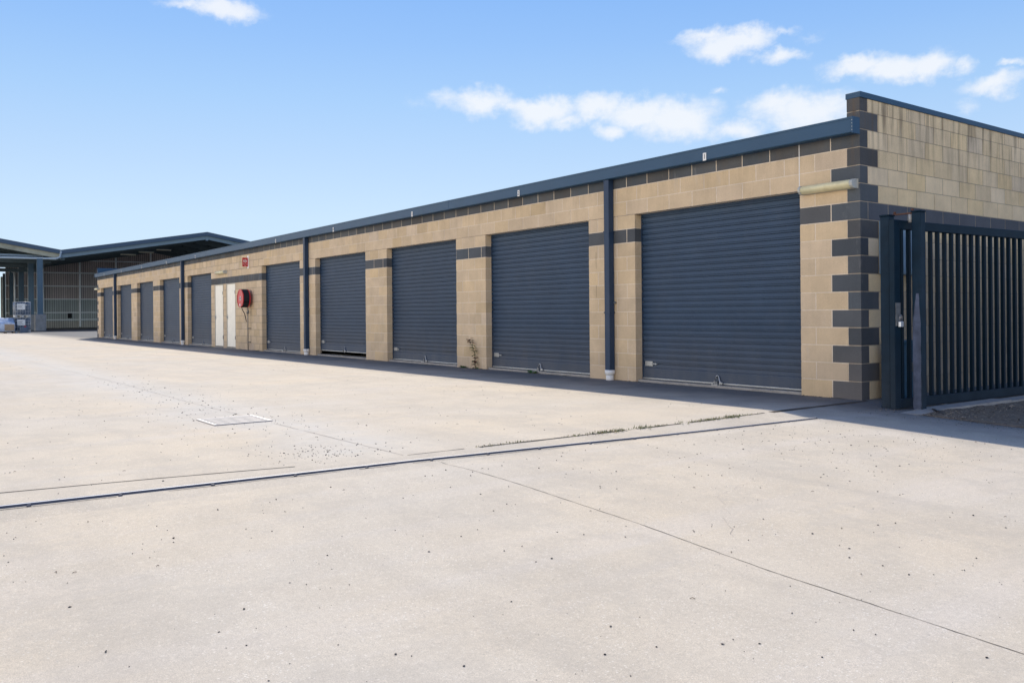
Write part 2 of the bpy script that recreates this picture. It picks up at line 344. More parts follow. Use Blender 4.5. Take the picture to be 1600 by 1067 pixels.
# ------------------------------------------------------------------ ground
GX=[(-600,0),(-.05,0),(.05,-.002),(.35,-.030),(.62,-.030),(2.4,-.090),(6,-.20),(9,-.25),(600,-.25)]
def zg(x):
    for (a,za),(b,zb) in zip(GX,GX[1:]):
        if x<=b: return za+(zb-za)*max(0,(x-a))/(b-a)
    return GX[-1][1]
g=MB()
xs=[-600,-150,-80,-40,-20,-10,-5,-2,-1,-.05,.05,.35,.62,1.2,1.8,2.4,3.6,4.8,6,9,30,600]
ys=[-600,-100,-30,-15,-8,-4,-2,0,4,10,30,100,600]
vs=[(x,y,zg(x)) for x in xs for y in ys]; ny=len(ys)
g.raw(vs,[(i*ny+j,(i+1)*ny+j,(i+1)*ny+j+1,i*ny+j+1) for i in range(len(xs)-1) for j in range(ny-1)])
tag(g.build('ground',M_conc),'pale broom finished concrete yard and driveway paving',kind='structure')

def strip(name,pts,w,mt,h=.0015,wob=.004,step=.12,label=None,gaps=0,seed=1,kind='structure'):
    rnd=random.Random(seed); m=MB(); P=[]
    for (a,b) in zip(pts,pts[1:]):
        a=Vector(a); b=Vector(b); n=max(1,int((b-a).length/step))
        P += [a.lerp(b,i/n) for i in range(n)]
    P.append(Vector(pts[-1]))
    L=[]
    for i,p in enumerate(P):
        t=(P[min(i+1,len(P)-1)]-P[max(i-1,0)]).normalized(); nrm=Vector((-t.y,t.x))
        ww=w*(.6+.8*rnd.random()); o=(rnd.random()-.5)*wob
        q1=p+nrm*(ww/2+o); q2=p-nrm*(ww/2-o); L.append((q1,q2))
    for (a,b),(c,d) in zip(L,L[1:]):
        if gaps and rnd.random()<gaps: continue
        m.face([(q.x,q.y,zg(q.x)+h) for q in (a,b,d,c)])
    return tag(m.build(name,mt,fixn=False),label,kind=kind)
V2=lambda *p:[Vector(q) for q in p]
strip('expansion_joint',V2((-.40,-8.6),(-.29,-7.91),(-.18,-7.11),(-.01,-6.2)),.014,M_joint,label='dark rough joint across the yard slab beside the gate rail',gaps=.25,seed=3)
strip('expansion_joint',V2((.02,-5.55),(.04,-5.1)),.010,M_joint,label='short joint piece next to the meeting of slabs',gaps=.05,seed=4)
strip('expansion_joint',V2((.04,-5.1),(.06,-4.07),(.07,-2.77),(.04,-1.46),(.05,0.0)),.026,M_joint,label='mossy joint running out from the building corner',gaps=.08,seed=5)
strip('expansion_joint',V2((.045,-1.62),(.055,-.8),(.06,-.01)),.050,M_joint,label='open dark joint at the building corner in the shade',gaps=0,seed=15,h=.003)
strip('saw_cut',V2((.29,-5.45),(1.02,-5.42),(2.13,-5.45),(2.94,-5.52),(3.5,-5.53),(3.92,-5.54),(6.5,-5.6)),.0034,M_joint,label='thin dark saw cut across the driveway',seed=6,wob=.004,step=.05)
strip('saw_cut',V2((.01,-5.58),(-2.21,-5.62)),.007,M_jointp,label='faint saw cut from the gate rail to the drain grate',seed=7,gaps=.12)
strip('saw_cut',V2((-3.0,-5.63),(-4.55,-5.66),(-7.72,-5.63),(-12.3,-5.7),(-30,-5.85)),.006,M_jointp,label='faint saw cut running on from the drain grate across the yard',seed=8,gaps=.1)
def crack(pts,lab,seed):
    r_=random.Random(seed); P=[]
    for a,b in zip(pts,pts[1:]):
        for i in range(14):
            t=i/14; P.append((a[0]+(b[0]-a[0])*t+r_.gauss(0,.012),a[1]+(b[1]-a[1])*t+r_.gauss(0,.012)))
    strip('hairline_crack',V2(*P),.0018,M_jointp if seed%2 else M_joint,label=lab,seed=seed,gaps=.35,step=.05,wob=.001)
crack([(1.1,-3.3),(1.7,-3.9),(2.0,-4.7),(2.7,-5.4)],'hairline crack wandering across the right side of the driveway',41)
crack([(-1.5,-4.6),(-1.9,-3.6),(-2.7,-2.9),(-3.1,-1.9)],'hairline crack in the yard slab in front of the nearest roller door',43)
for k,(x,sd) in enumerate([(-10.8,20),(-21.6,21),(-32.4,22)]):
    strip('saw_cut',V2((x,-30),(x,-.02)),.018,M_jointp,label=['faint cross cut in the yard in front of the third and fourth doors','faint cross cut in the yard in front of the cream doors','faint cross cut in the yard near the far end of the building'][k],seed=sd,gaps=.35,step=.3)

# ------------------------------------------------------------------ building
B=empty('storage_building',(0,0,0))
tag(B,'long single storey sand coloured block building with blue grey roller doors','building')
END=39.50
doors=[(.745,3.39),(4.347,7.02),(7.953,10.59),(11.545,14.17),(15.105,17.72),(22.12,24.67),(25.64,28.18),(29.17,31.67),(32.64,35.15),(36.11,38.64)]
HEAD=12*CH; UT=10*CH
udoors=[(19.87,20.66),(20.97,21.78)]
opens=[(a,b,HEAD) for a,b in doors]+[(a,b,UT) for a,b in udoors]
opens.sort()
rnd=random.Random(5)
def bcol(dark,side=False):
    if side and not dark:
        k=1+rnd.gauss(0,.042); t=rnd.gauss(0,.04); return (.76*k*(1+t*.3),.605*k,.385*k*(1-t))
    if side and dark:
        k=1+rnd.uniform(-.12,.15); return (.094*k,.104*k,.124*k)
    if dark:
        k=1+rnd.uniform(-.14,.18); t=rnd.uniform(-.006,.006); return (DARK[0]*k+t,DARK[1]*k,DARK[2]*k-t)
    k=1+rnd.gauss(0,.036); t=rnd.gauss(0,.035)
    if rnd.random()<.07: k*=.92
    return (BEIGE[0]*k*(1+t*.3),BEIGE[1]*k,BEIGE[2]*k*(1-t))
qcol={c:bcol(True) for c in range(17)}   # one colour per corner quoin, shared by both faces
def sub_ranges(a,b,z0,z1):
    """parts of [a,b] not cut by an opening at this course"""
    segs=[(a,b)]
    for (o0,o1,h) in opens:
        if z0>=h-.001: continue
        new=[]
        for (s,e) in segs:
            if e<=o0 or s>=o1: new.append((s,e)); continue
            if s<o0: new.append((s,o0))
            if e>o1: new.append((o1,e))
        segs=new
    return segs
w=MB(); G=.0068; T=.150
NC=15
for c in range(NC):
    z0=c*CH; z1=z0+CH
    if c==0: z0=-.06
    start=.35 if c%2==0 else .15
    edges=[0,start]; x=start
    estart=END-(.35 if c%2==0 else .15)
    while x+.4<estart-.05: x+=.4; edges.append(x)
    edges.append(estart); edges.append(END)
    for i,(a,b) in enumerate(zip(edges,edges[1:])):
        dark = c in (10,14) or i==0 or i==len(edges)-2
        if i==0 and c<15:
            # corner block is shared with the end wall (built there); front leaf starts past its return
            pass
        for (s,e) in sub_ranges(a,b,z0,z1):
            if e-s<.03: continue
            yj=rnd.uniform(-.0008,.0008)
            a_s = T if s==0 else s          # the first T metres belong to the end wall's corner block
            if e-a_s<.02: continue
            ss=a_s+(0 if (s==0) else (G if s==a else 0)); ee=e-(G if e==b else 0)
            if c<NC-1 or True:
                w.box(-ee,-ss,yj,T+yj,z0+(.0055 if c else 0),z1-.0050,qcol[c] if i==0 else bcol(dark))
# mortar core, 2.5 mm behind the faces, butted piece to piece
def core(x0,x1,z0,z1,l,r):
    if x0<17.6<x1-3: core(x0,17.6,z0,z1,l,False); core(17.6,25.3,z0,z1,False,False); core(25.3,x1,z0,z1,False,r); return
    q=.42 if x0>17 and x1<25.4 else .98
    w.box(-(x1-(.0025 if r else 0)),-(x0+(.0025 if l else 0)),.0022,T-.003,z0,z1,(MORT[0]*q,MORT[1]*q,MORT[2]*q))
px=T+.001
for (a,b,h) in opens:
    core(px,a,-.06,UT,px>T+.01,True); px=b
core(px,END-.002,-.06,UT,True,False)
px=T+.001
for (a,b) in doors:
    core(px,a,UT,HEAD-.003,px>T+.01,True); px=b
core(px,END-.002,UT,HEAD-.003,True,False)
core(T+.001,END-.002,HEAD+.0025,NC*CH-.003,False,False)
child(w,'wall',M_front,B)
# end wall (faces +X) with corner quoins
w=MB(); DEP=9.2
for c in range(17):
    z0=c*CH; z1=z0+CH
    if c==0: z0=-.14
    start=.15 if c%2==0 else .35
    edges=[0,start]; y=start
    while y+.4<DEP: y+=.4; edges.append(y)
    edges.append(DEP)
    for i,(a,b) in enumerate(zip(edges,edges[1:])):
        dark= c==10 or i==0 
        xj=rnd.uniform(-.0008,.0008)
        aa=a+(G if i else 0); bb=b-G
        # corner block wraps: its front face is the dark quoin end on the facade
        w.box(-T,xj,aa+(0 if i else -.001),bb,z0+((.0055 if i==0 else .004) if c else 0),z1-(.005 if i==0 else .004),qcol[c] if i==0 else bcol(dark,True))
        if i==0 and c%2==0 and c!=14 and c<15: pass
w.box(-T+.003,-.0030,.004,DEP-.01,-.14,17*CH-.003,(MORT[0]*.56,MORT[1]*.56,MORT[2]*.56))
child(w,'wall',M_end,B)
# rear and far end walls
w=MB()
w.box(-END+.01,-T-.01,DEP-.16,DEP-.01,-.1,16*CH,BEIGE)
child(w,'wall',M_front,B)
w=MB()
for c in range(17):
    z0=c*CH+(.004 if c else -.06); z1=(c+1)*CH-.004
    start=.15 if c%2==0 else .35
    edges=[T+.01 if c<15 else 0,.35 if c<15 else start]
    y=edges[-1]
    while y+.4<DEP: y+=.4; edges.append(y)
    edges.append(DEP)
    for i,(a,b) in enumerate(zip(edges,edges[1:])):
        w.box(-END+.001,-END+T,a+(G if i else 0),b-.002,z0,z1,bcol(c==10 or (i==0 and c>=15)))
w.box(-END+.004,-END+T-.004,T+.012,DEP-.012,-.06,17*CH-.004,MORT)
child(w,'wall',M_end,B)
# roof sheet
w=MB(); w.box(-END+T+.002,-T-.002,-.02,DEP-.17,NC*CH+.012,NC*CH+.05); child(w,'roof',M_roof,B)
# box gutter and fascia
w=MB()
prof=[(-.004,2.845),(-.120,2.845),(-.130,2.853),(-.130,2.990),(-.1355,2.992),(-.1355,3.012),(-.112,3.012),(-.112,2.99),(-.112,2.87),(-.004,2.87)]
segs=[0.012,8.0,16.0,24.0,32.0,END-.18]
for i,(a,b) in enumerate(zip(segs,segs[1:])):
    w.sweep(prof,-b,-a-(.002 if i else 0),'x')
# end caps
w.box(-.011,.004,-.139,.0-.004,2.838,3.014)
w.box(-END+.165,-END+.178,-.139,-.004,2.838,3.014)
for s in segs[1:-1]: w.box(-s-.012,-s+.012,-.1325,-.1302,2.852,2.992)
gut=child(w,'gutter',M_fascia,B)
for z in (2.87,2.905,2.94,2.975):
    w=MB(); w.tube([(-.004,-.1405,z),(-.004,-.1385,z)],.0045,6); child(w,'rivet',M_alu,gut)
# copings
w=MB()
w.box(-T-.012,.012,-.006,DEP+.01,17*CH-.050,17*CH+.012,ch=.003)
cop=child(w,'coping',M_fascia,B)
w=MB()
w.box(-END-.012,-END+T+.012,.0,DEP+.01,17*CH-.06,17*CH+.012)
w.box(-END+T+.001,-END+T+.010,.0,DEP-.2,NC*CH+.06,17*CH-.061)
child(w,'coping',M_fascia,B)
# control joint sealant by the first door head
w=MB(); w.box(-.7530,-.7440,-.0022,.001,HEAD+.002,2.84); child(w,'control_joint',M_white,B)
# hairline cracks on piers
for (x,za,zb) in ((4.19,1.60,1.82),(4.19,1.18,1.34)):
    w=MB(); z=za; xx=x
    while z<zb:
        x2=xx+random.uniform(-.002,.002); w.face([(-xx-.0025,-.0022,z),(-xx+.0025,-.0022,z),(-x2+.002,-.0022,z+.03),(-x2-.002,-.0022,z+.03)],(.1,.08,.06)); z+=.03; xx=x2
    child(w,'crack',M_joint,B)

# --- roller doors
PITCH=.0775
def roller_door(a,b,idx,zb=.045,lab=None):
    r_=random.Random(idx*7+1)
    w=MB(); yf=.135; W=b-a; n=14
    rows=[]; z=zb+.155
    while z<HEAD+.02:
        for dz,dy in ((0,.0),(.002,-.003),(.046,-.003),(.0475,.0),(.0480,.016),(.0560,.016),(.0565,.0005),(.058,-.0015),(.0665,-.0015),(.068,.006),(.0755,.006)):
            rows.append((z+dz,yf+dy))
        z+=PITCH
    ph=r_.uniform(0,9)
    vs=[]
    for (zz,yy) in rows:
        for i in range(n+1):
            x=-(a-.03)-(W+.06)*i/n
            q=noise.noise(Vector((x*.9+ph,zz*1.5,idx)))*.0028
            vs.append((x,yy+q,min(zz,HEAD+.03)))
    fs=[(j*(n+1)+i,j*(n+1)+i+1,(j+1)*(n+1)+i+1,(j+1)*(n+1)+i) for j in range(len(rows)-1) for i in range(n)]
    w.raw(vs,fs)
    d=child(w,'roller_door',M_curtain,B)
    if lab: d['label']=lab
    w=MB(); w.sweep([(yf+.014,zb+.018),(yf-.004,zb+.018),(yf-.006,zb+.03),(yf-.006,zb+.145),(yf-.001,zb+.1535),(yf+.014,zb+.1535)],-b-.02,-a+.02,'x')
    child(w,'bottom_rail',M_curtain,d)
    w=MB(); w.box(-b-.01,-a+.01,yf-.014,yf+.016,zb-.004,zb+.0165,ch=.003); child(w,'weather_strip',M_alu,d)
    for (q0,q1) in ((-b+.003,-b+.016),(-a-.016,-a-.003)):
        w=MB(); w.box(q0,q1,yf-.016,yf-.0085,.0,HEAD-.004); child(w,'guide_track',M_pipe,d)
    # shoot bolt near the left jamb
    w=MB(); w.box(-b+.055,-b+.195,yf-.013,yf-.007,zb+.175,zb+.243,ch=.004); w.box(-b+.07,-b+.085,yf-.016,yf-.0125,zb+.20,zb+.215); w.box(-b+.165,-b+.18,yf-.016,yf-.0125,zb+.20,zb+.215)
    w.tube([(-b+.196,yf-.014,zb+.208),(-b+.28,yf-.014,zb+.208)],.008,8); w.box(-b+.215,-b+.228,yf-.022,yf-.006,zb+.198,zb+.218); w.box(-b+.255,-b+.268,yf-.022,yf-.006,zb+.198,zb+.218)
    child(w,'bolt_lock',M_alu,d)
    # floor lock: folded triangular hasp with a padlock
    cx=-(a+W*.50) if idx else -(a+W*.495)
    w=MB()
    for sx in (-1,1): w.tube([(cx+sx*.062,yf-.05,zb-.02),(cx+sx*.045,yf-.03,zb+.03),(cx+sx*.018,yf-.014,zb+.098),(cx,yf-.012,zb+.108)],.009,6)
    w.box(cx-.055,cx+.055,yf-.085,yf-.01,.031,.040)
    fl=child(w,'floor_lock',M_steel,d)
    w=MB(); w.box(cx-.022,cx+.022,yf-.055,yf-.032,zb-.008,zb+.040,ch=.004); child(w,'padlock',M_bolt,fl)
    w=MB(); w.box(cx+.055,cx+.085,yf-.04,yf-.02,zb-.005,zb+.03,ch=.004); child(w,'clevis',M_alu,fl)
    return d
for i,(a,b) in enumerate(doors):
    roller_door(a,b,i,zb=.12 if i==3 else .042,lab='roller door left slightly open with a dark gap beneath' if i==3 else None)
    w=MB(); w.box(-b+.002,-a-.002,.03,.34,-.02,.031,ch=.004); child(w,'sill',M_kerb,B)
# number plates on the fascia
numx=[(2.02,'1'),(5.88,'2'),(9.30,'3'),(12.85,'4'),(16.34,'5'),(23.33,'6'),(26.78,'7'),(30.3,'8'),(33.8,'9'),(37.2,'10')]
ordn=['the nearest roller door','the second nearest roller door','the third roller door','the fourth roller door','the fifth roller door','the sixth roller door','the seventh roller door','the eighth roller door','the ninth roller door','the farthest roller door']
for (x,t),on in zip(numx,ordn):
    e=empty('number_plate',(-x,-.13,2.89)); tag(e,'small white number %s plate on the gutter face above %s'%(t,on),'number plate','number plates along the gutter')
    ww=.026 if len(t)==1 else .04
    w=MB(); w.box(-ww,ww,-.006,-.0026,-.048,.048); o=w.build('plate',M_white,e)
    cu=bpy.data.curves.new('digit','FONT'); cu.body=t; cu.size=.088; cu.align_x='CENTER'; cu.align_y='CENTER'; cu.extrude=.0008
    cu.materials.append(M_digit); dg=font_mesh('digit',cu); dg.parent=e; dg.location=(0,-.0075,0); dg.rotation_euler=(R(90),0,0)

# --- cream utility doors
for k,(a,b) in enumerate(udoors):
    w=MB(); w.box(-b+.022,-a-.022,.012,.050,.045,UT-.024,ch=.004); d=child(w,'utility_door',M_cream,B)
    w=MB(); w.box(-b+.001,-b+.019,-.004,.10,-.0,UT-.002); w.box(-a-.019,-a-.001,-.004,.10,-.0,UT-.002); w.box(-b+.0195,-a-.0195,-.004,.10,UT-.021,UT-.002); child(w,'door_frame',M_creamframe,d)
    w=MB(); w.box(-b+.03,-b+.085,.004,.0115,.86,1.0,ch=.003); w.tube([(-b+.06,.004,.93),(-b+.06,-.04,.93)],.012,8); w.tube([(-b+.06,-.036,.93),(-b+.13,-.036,.93)],.009,8); child(w,'handle',M_steel,d)
    for z in (.32,1.66):
        w=MB(); w.tube([(-a-.020,-.004,z-.05),(-a-.020,-.004,z+.05)],.012,8); child(w,'hinge',M_bolt,d)
    w=MB(); w.box(-b+.002,-a-.002,.0,.14,-.02,.024); child(w,'sill',M_kerb,B)
# --- downpipes
for k,x in enumerate((3.855,14.59,25.07,35.36)):
    w=MB(); w.box(-x-.052,-x+.052,-.108,-.008,.13,2.843,ch=.006); d=child(w,'downpipe',M_pipe,B)
    w=MB(); w.tube([(-x,-.06,-.03),(-x,-.06,.075)],.056,16); w.tube([(-x,-.06,.075),(-x,-.06,.09),(-x,-.06,.145)],[.058,.072,.072],16); child(w,'pipe_socket',M_pvc,d)
    for z in (.95,2.1):
        w=MB(); w.box(-x-.06,-x+.06,-.112,-.005,z,z+.018); child(w,'pipe_strap',M_pipe,d)
    if k<2:
        w=MB(); w.tube([(-x+.075,-.002,1.10),(-x+.075,-.03,1.10)],.013,8); w.tube([(-x+.075,-.028,1.10),(-x+.075,-.034,1.10)],.018,8); child(w,'tap_stub',M_bolt,B)

# --- wall lights (screwed on, things of their own)
def wall_light(x0,x1,z,lab):
    e=empty('wall_light',(-(x0+x1)/2,0,z)); tag(e,lab,'wall light','weathered batten lights on the block wall')
    w=MB(); prof=[(0-.002,z-.045),(-.04,z-.05),(-.075,z-.043),(-.102,z-.022),(-.110,z+.003),(-.098,z+.028),(-.07,z+.043),(-.035,z+.048),(-.002,z+.046)]
    w.sweep(prof,-x1+.03,-x0-.035,'x',smooth=True); child(w,'diffuser',M_lightcase,e)
    for (p,q) in ((x1-.03,x1),(x0,x0+.035)):
        w=MB(); w.sweep([((y-.003) if y<-.01 else y,z+(zz-z)*1.06) for y,zz in prof],-q,-p,'x'); child(w,'end_cap',M_lightend,e)
    w=MB(); w.box(-x1-.01,-x0+.01,-.0018,-.0004+.0,z-.05,z+.05); child(w,'backing_plate',M_lightend,e)
wall_light(.03,.70,2.315,'yellowed batten light over the corner quoins beside the nearest roller door')
wall_light(20.62,21.42,2.285,'batten light on the wall above the two cream doors')
wall_light(38.90,39.58,2.30,'batten light at the far left corner of the block building')
# --- meter box on end wall, cabinet behind the gate
e=empty('meter_box',(0,.7,1.34)); tag(e,'pale grey blue meter box on the end wall behind the gate top','meter box')
w=MB(); w.box(.002,.13,.345,1.02,1.35,1.93,ch=.008); child(w,'cabinet',M_box,e)
w=MB(); w.box(.1305,.138,.37,.995,1.375,1.905,ch=.004); child(w,'door',M_box,e)
w=MB(); w.box(.139,.15,.94,.97,1.60,1.68); child(w,'handle',M_bolt,e)
w=MB(); w.tube([(.06,.55,1.35),(.06,.55,-.02)],.02,8); child(w,'conduit',M_kerb,e)
e=empty('ground_cabinet',(.2,.5,0)); tag(e,'blue knee high cabinet on the ground behind the gate end','cabinet')
w=MB(); w.box(.14,.30,.26,.55,-.02,.60,ch=.008); child(w,'cabinet',M_crate,e)
w=MB(); w.box(.138,.302,.258,.552,.601,.635,ch=.006); child(w,'lid',M_crate,e)
w=MB(); w.box(.3015,.308,.42,.48,.30,.40); child(w,'latch',M_bolt,e)

# --- fire hose reel
HX=-18.62; HZ=1.45
e=empty('fire_hose_reel',(HX,0,HZ)); tag(e,'red fire hose reel with black hose mounted between cream doors and roller door','hose reel')
def disc(mb,y0,y1,r0,r1,n=28,cx=HX,cz=HZ):
    for k in range(n):
        t0=2*math.pi*k/n; t1=2*math.pi*(k+1)/n
        P=lambda y,r,t:(cx+r*math.cos(t),y,cz+r*math.sin(t))
        mb.face([P(y0,r0,t0),P(y0,r1,t0),P(y0,r1,t1),P(y0,r0,t1)]); mb.face([P(y1,r0,t0),P(y1,r1,t0),P(y1,r1,t1),P(y1,r0,t1)])
        mb.face([P(y0,r1,t0),P(y1,r1,t0),P(y1,r1,t1),P(y0,r1,t1)]); 
        if r0>0: mb.face([P(y0,r0,t0),P(y1,r0,t0),P(y1,r0,t1),P(y0,r0,t1)])
w=MB(); disc(w,-.285,-.275,.0,.245); disc(w,-.295,-.272,.236,.252); child(w,'front_disc',M_red,e)
w=MB(); disc(w,-.10,-.09,.0,.25); disc(w,-.11,-.085,.242,.256); child(w,'rear_disc',M_red,e)
w=MB()
for j in range(8):
    y=-.262+j*.0215
    for (r_) in (.243,.218):
        pts=[(HX+r_*math.cos(t*math.pi/12),y,HZ+r_*math.sin(t*math.pi/12)) for t in range(25)]
        w.tube(pts,.0125,7,caps=False)
disc(w,-.27,-.105,.0,.205); child(w,'hose',M_black,e)
w=MB(); disc(w,-.290,-.2865,.0,.06); child(w,'hub_label',M_white,e)
w=MB(); disc(w,-.2935,-.291,.028,.044); w.box(HX-.006,HX+.006,-.2935,-.291,HZ-.04,HZ+.04); child(w,'emblem',M_crate,e)
w=MB(); w.box(HX-.06,HX-.0,-.289,-.2855,HZ-.215,HZ-.15); child(w,'sticker',M_white,e)
w=MB(); w.box(HX-.03,HX+.03,-.088,-.001,HZ-.08,HZ+.08); w.tube([(HX,-.09,HZ),(HX,-.06,HZ)],.04,10); child(w,'bracket',M_bolt,e)
w=MB(); w.tube([(HX+.12,-.30,HZ-.22),(HX+.115,-.26,HZ-.34),(HX+.09,-.2,HZ-.42),(HX+.10,-.17,HZ-.56),(HX+.09,-.15,HZ-.66)],[.013,.013,.012,.014,.009],8); child(w,'nozzle',M_black,e)
w=MB(); w.tube([(HX-.02,-.07,-.02),(HX-.02,-.07,HZ-.30),(HX+.0,-.07,HZ-.05)],.014,8); w.tube([(HX-.02,-.07,1.04),(HX+.13,-.16,1.02)],.010,8); w.tube([(HX-.09,-.09,1.06),(HX+.07,-.09,1.06)],.011,8)
w.tube([(HX-.02,-.06,1.02),(HX-.02,-.06,1.12)],.026,10)
for z in (.22,.6): w.box(HX-.05,HX+.01,-.08,-.001,z,z+.02)
child(w,'water_pipe',M_bolt,e)
# --- fire sign projecting from the wall
SX=-18.78
e=empty('fire_hose_sign',(SX,0,2.47)); tag(e,'small red and white fire hose reel sign projecting high on the wall','sign')
w=MB(); w.box(SX-.05,SX+.06,-.008,-.001,2.30,2.66); child(w,'wall_flange',M_white,e)
w=MB(); w.box(SX-.004,SX+.004,-.165,-.009,2.35,2.60); child(w,'sign_panel',M_red,e)
w=MB()
for k in range(16):
    t0=2*math.pi*k/16; t1=2*math.pi*(k+1)/16
    for (ra,rb) in ((.030,.045),(.0,.014)):
        w.face([(SX+.0065,-.085+ra*math.cos(t0),2.505+ra*math.sin(t0)),(SX+.0065,-.085+rb*math.cos(t0),2.505+rb*math.sin(t0)),(SX+.0065,-.085+rb*math.cos(t1),2.505+rb*math.sin(t1)),(SX+.0065,-.085+ra*math.cos(t1),2.505+ra*math.sin(t1))])
w.box(SX+.0045,SX+.0062,-.142,-.136,2.46,2.55)
child(w,'pictogram',M_white,e)
for t,z in (('FIRE HOSE',2.415),('REEL',2.378)):
    cu=bpy.data.curves.new('lettering','FONT'); cu.body=t; cu.size=.027; cu.align_x='CENTER'; cu.align_y='CENTER'
    cu.materials.append(M_white); o=font_mesh('lettering',cu); o.parent=e; o.location=(.0068,-.087,z-2.47); o.rotation_euler=(R(90),0,R(90))

# ------------------------------------------------------------------ gate
def gx(y): return .585+.060*y
ang=math.atan(.060)
e=empty('sliding_gate',(gx(-.38),-.38,-.03)); e.rotation_euler=(0,0,-ang)
tag(e,'dark navy steel sliding gate with vertical pickets standing open beside the end wall','gate')
LEN=6.3
def gbox(m,y0,y1,x0,x1,z0,z1,ch=.003): m.box(x0,x1,y0,y1,z0,z1,ch=ch)
w=MB(); gbox(w,0,.10,-.028,.028,.012,1.882); w.build('end_stile',M_gate,e)
w=MB(); gbox(w,LEN-.1,LEN,-.028,.028,.012,1.882); w.build('end_stile',M_gate,e)
w=MB(); gbox(w,.101,LEN-.101,-.027,.027,1.79,1.88); w.build('top_rail',M_gate,e)
w=MB(); gbox(w,.101,LEN-.101,-.027,.027,.012,.106); w.build('bottom_rail',M_gate,e)
w=MB(); gbox(w,2.6,2.68,-.024,.024,.107,1.789); w.build('middle_stile',M_gate,e)
w=MB(); gbox(w,-.0,.0+.5,.029,.031,.02,.05,ch=0); 
y=.155; k=0; pk=None
while y<LEN-.13:
    if not (2.56<y<2.72):
        if pk is None:
            m=MB(); m.box(-.017,.017,-.0185,.0185,.1065,1.7895,ch=.002); pk=m.build('picket',M_gatebar,e); o=pk
        else:
            o=pk.copy(); COL.objects.link(o)
        o.location=(0,y,0)
    y+=.1285; k+=1
w=MB(); gbox(w,.012,.092,.0285,.034,.83,1.06,ch=.001); lp=w.build('lock_plate',M_bolt,e)
for yy in (.9,5.2):
    w=MB(); w.tube([(-.02,yy,.0),(.02,yy,.0)],.028,14); w.build('wheel',M_bolt,e)
# padlock hanging from the plate
c=Vector((gx(-.30)+.05,-.315,.845))
e2=empty('padlock',c); tag(e2,'small silver padlock hanging on the gate lock plate','padlock')
w=MB(); w.box(c.x-.014,c.x+.014,c.y-.03,c.y+.03,c.z-.055,c.z+.0,ch=.005); child(w,'lock_body',M_padlock,e2)
w=MB(); w.tube([(c.x,c.y-.018,c.z)]+[(c.x,c.y-.018*math.cos(t*math.pi/6),c.z+.045+.018*math.sin(t*math.pi/6)) for t in range(7)]+[(c.x,c.y+.018,c.z)],.0045,8); child(w,'shackle',M_steel,e2)
# posts
def post(x0,x1,y0,y1,z1,lab,worn):
    e=empty('gate_post',((x0+x1)/2,(y0+y1)/2,-.04)); tag(e,lab,'gate post','steel posts guiding the sliding gate')
    m=MB(); m.box(x0,x1,y0,y1,-.05,z1,ch=.006); child(m,'post',M_post,e)
    m=MB(); m.box(x0-.006,x1+.006,y0-.006,y1+.006,z1+.001,z1+.018,ch=.004); child(m,'cap',M_gate,e)
    if worn:
        m=MB(); r_=random.Random(2); 
        zs=[-.03+.05*i for i in range(24)]; L=[]
        for z in zs:
            f=min(1,max(.10,(1.16-z)*3.0)); L.append((x0+.004+ (1-f)*.040+r_.uniform(0,.005), x1-.004-(1-f)*.02-r_.uniform(0,.005), z))
        for (a,b,z),(c_,d,z2) in zip(L,L[1:]): m.face([(a,y0-.0015,z),(b,y0-.0015,z),(d,y0-.0015,z2),(c_,y0-.0015,z2)])
        child(m,'scuffed_paint',M_wornpost,e)
    return e
pA=post(.385,.485,-.285,-.185,1.90,'navy square gate post nearest the building corner, behind the gate end',False)
pB=post(.668,.762,-.20,-.11,1.922,'scuffed grey worn gate post standing in front of the gate pickets',True)
m=MB(); m.box(.40,.70,-.165,-.130,1.915,1.928); m.tube([(.47,-.15,1.93),(.47,-.15,1.95)],.014,8); m.tube([(.655,-.15,1.929),(.655,-.15,1.965)],.016,8)
child(m,'guide_arm',M_rust,pB)
m=MB(); m.tube([(.635,-.15,1.83),(.635,-.15,1.91)],.022,12); child(m,'guide_roller',M_nylon,pB)
# rail on the ground
tr=V2((.07,-8.7),(.10,-7.95),(.14,-7.02),(.19,-5.63),(.28,-4.26),(.38,-2.95),(.475,-1.53))
e=empty('gate_track',(.3,-5,-.02)); tag(e,'low blue grey steel gate rail fixed across the concrete driveway','rail')
m=MB(); mt_=MB(); 
P=[]
for a,b in zip(tr,tr[1:]):
    for i in range(6): P.append(a.lerp(b,i/6))
P.append(tr[-1])
def sec(p,t,offs):
    n=Vector((t.y,-t.x)) # toward +X
    return [(p.x+n.x*o,p.y+n.y*o,zg(p.x)+h) for o,h in offs]
for i in range(len(P)-1):
    t=(P[i+1]-P[i]).normalized()
    A=[(-.021,-.01),(-.020,.006),(-.016,.009),(.011,.009),(.015,.005),(.016,-.01)]
    s0=sec(P[i],t,A); s1=sec(P[i+1],t,A)
    for j in range(5): m.face([s0[j],s0[j+1],s1[j+1],s1[j]],smooth=False)
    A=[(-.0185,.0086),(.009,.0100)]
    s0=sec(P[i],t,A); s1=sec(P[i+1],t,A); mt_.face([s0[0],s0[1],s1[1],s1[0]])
m.face(sec(P[-1],t,[(-.021,-.01),(-.020,.006),(-.016,.009),(.011,.009),(.015,.005),(.016,-.01)]))
child(m,'rail',M_rail,e); child(mt_,'worn_lit_top',M_railtop,e)  # worn top whitened, so the sunlit highlight sits in its colour
y=-8.3
while y<-1.6:
    for a,b in zip(tr,tr[1:]):
        if a.y<=y<=b.y: x=a.x+(b.x-a.x)*(y-a.y)/(b.y-a.y)
    m=MB(); m.box(x+.0155,x+.034,y-.010,y+.010,zg(x)-.005,zg(x)+.005,ch=.002); child(m,'fixing_lug',M_rail,e)
    y+=.46+random.uniform(-.03,.03)
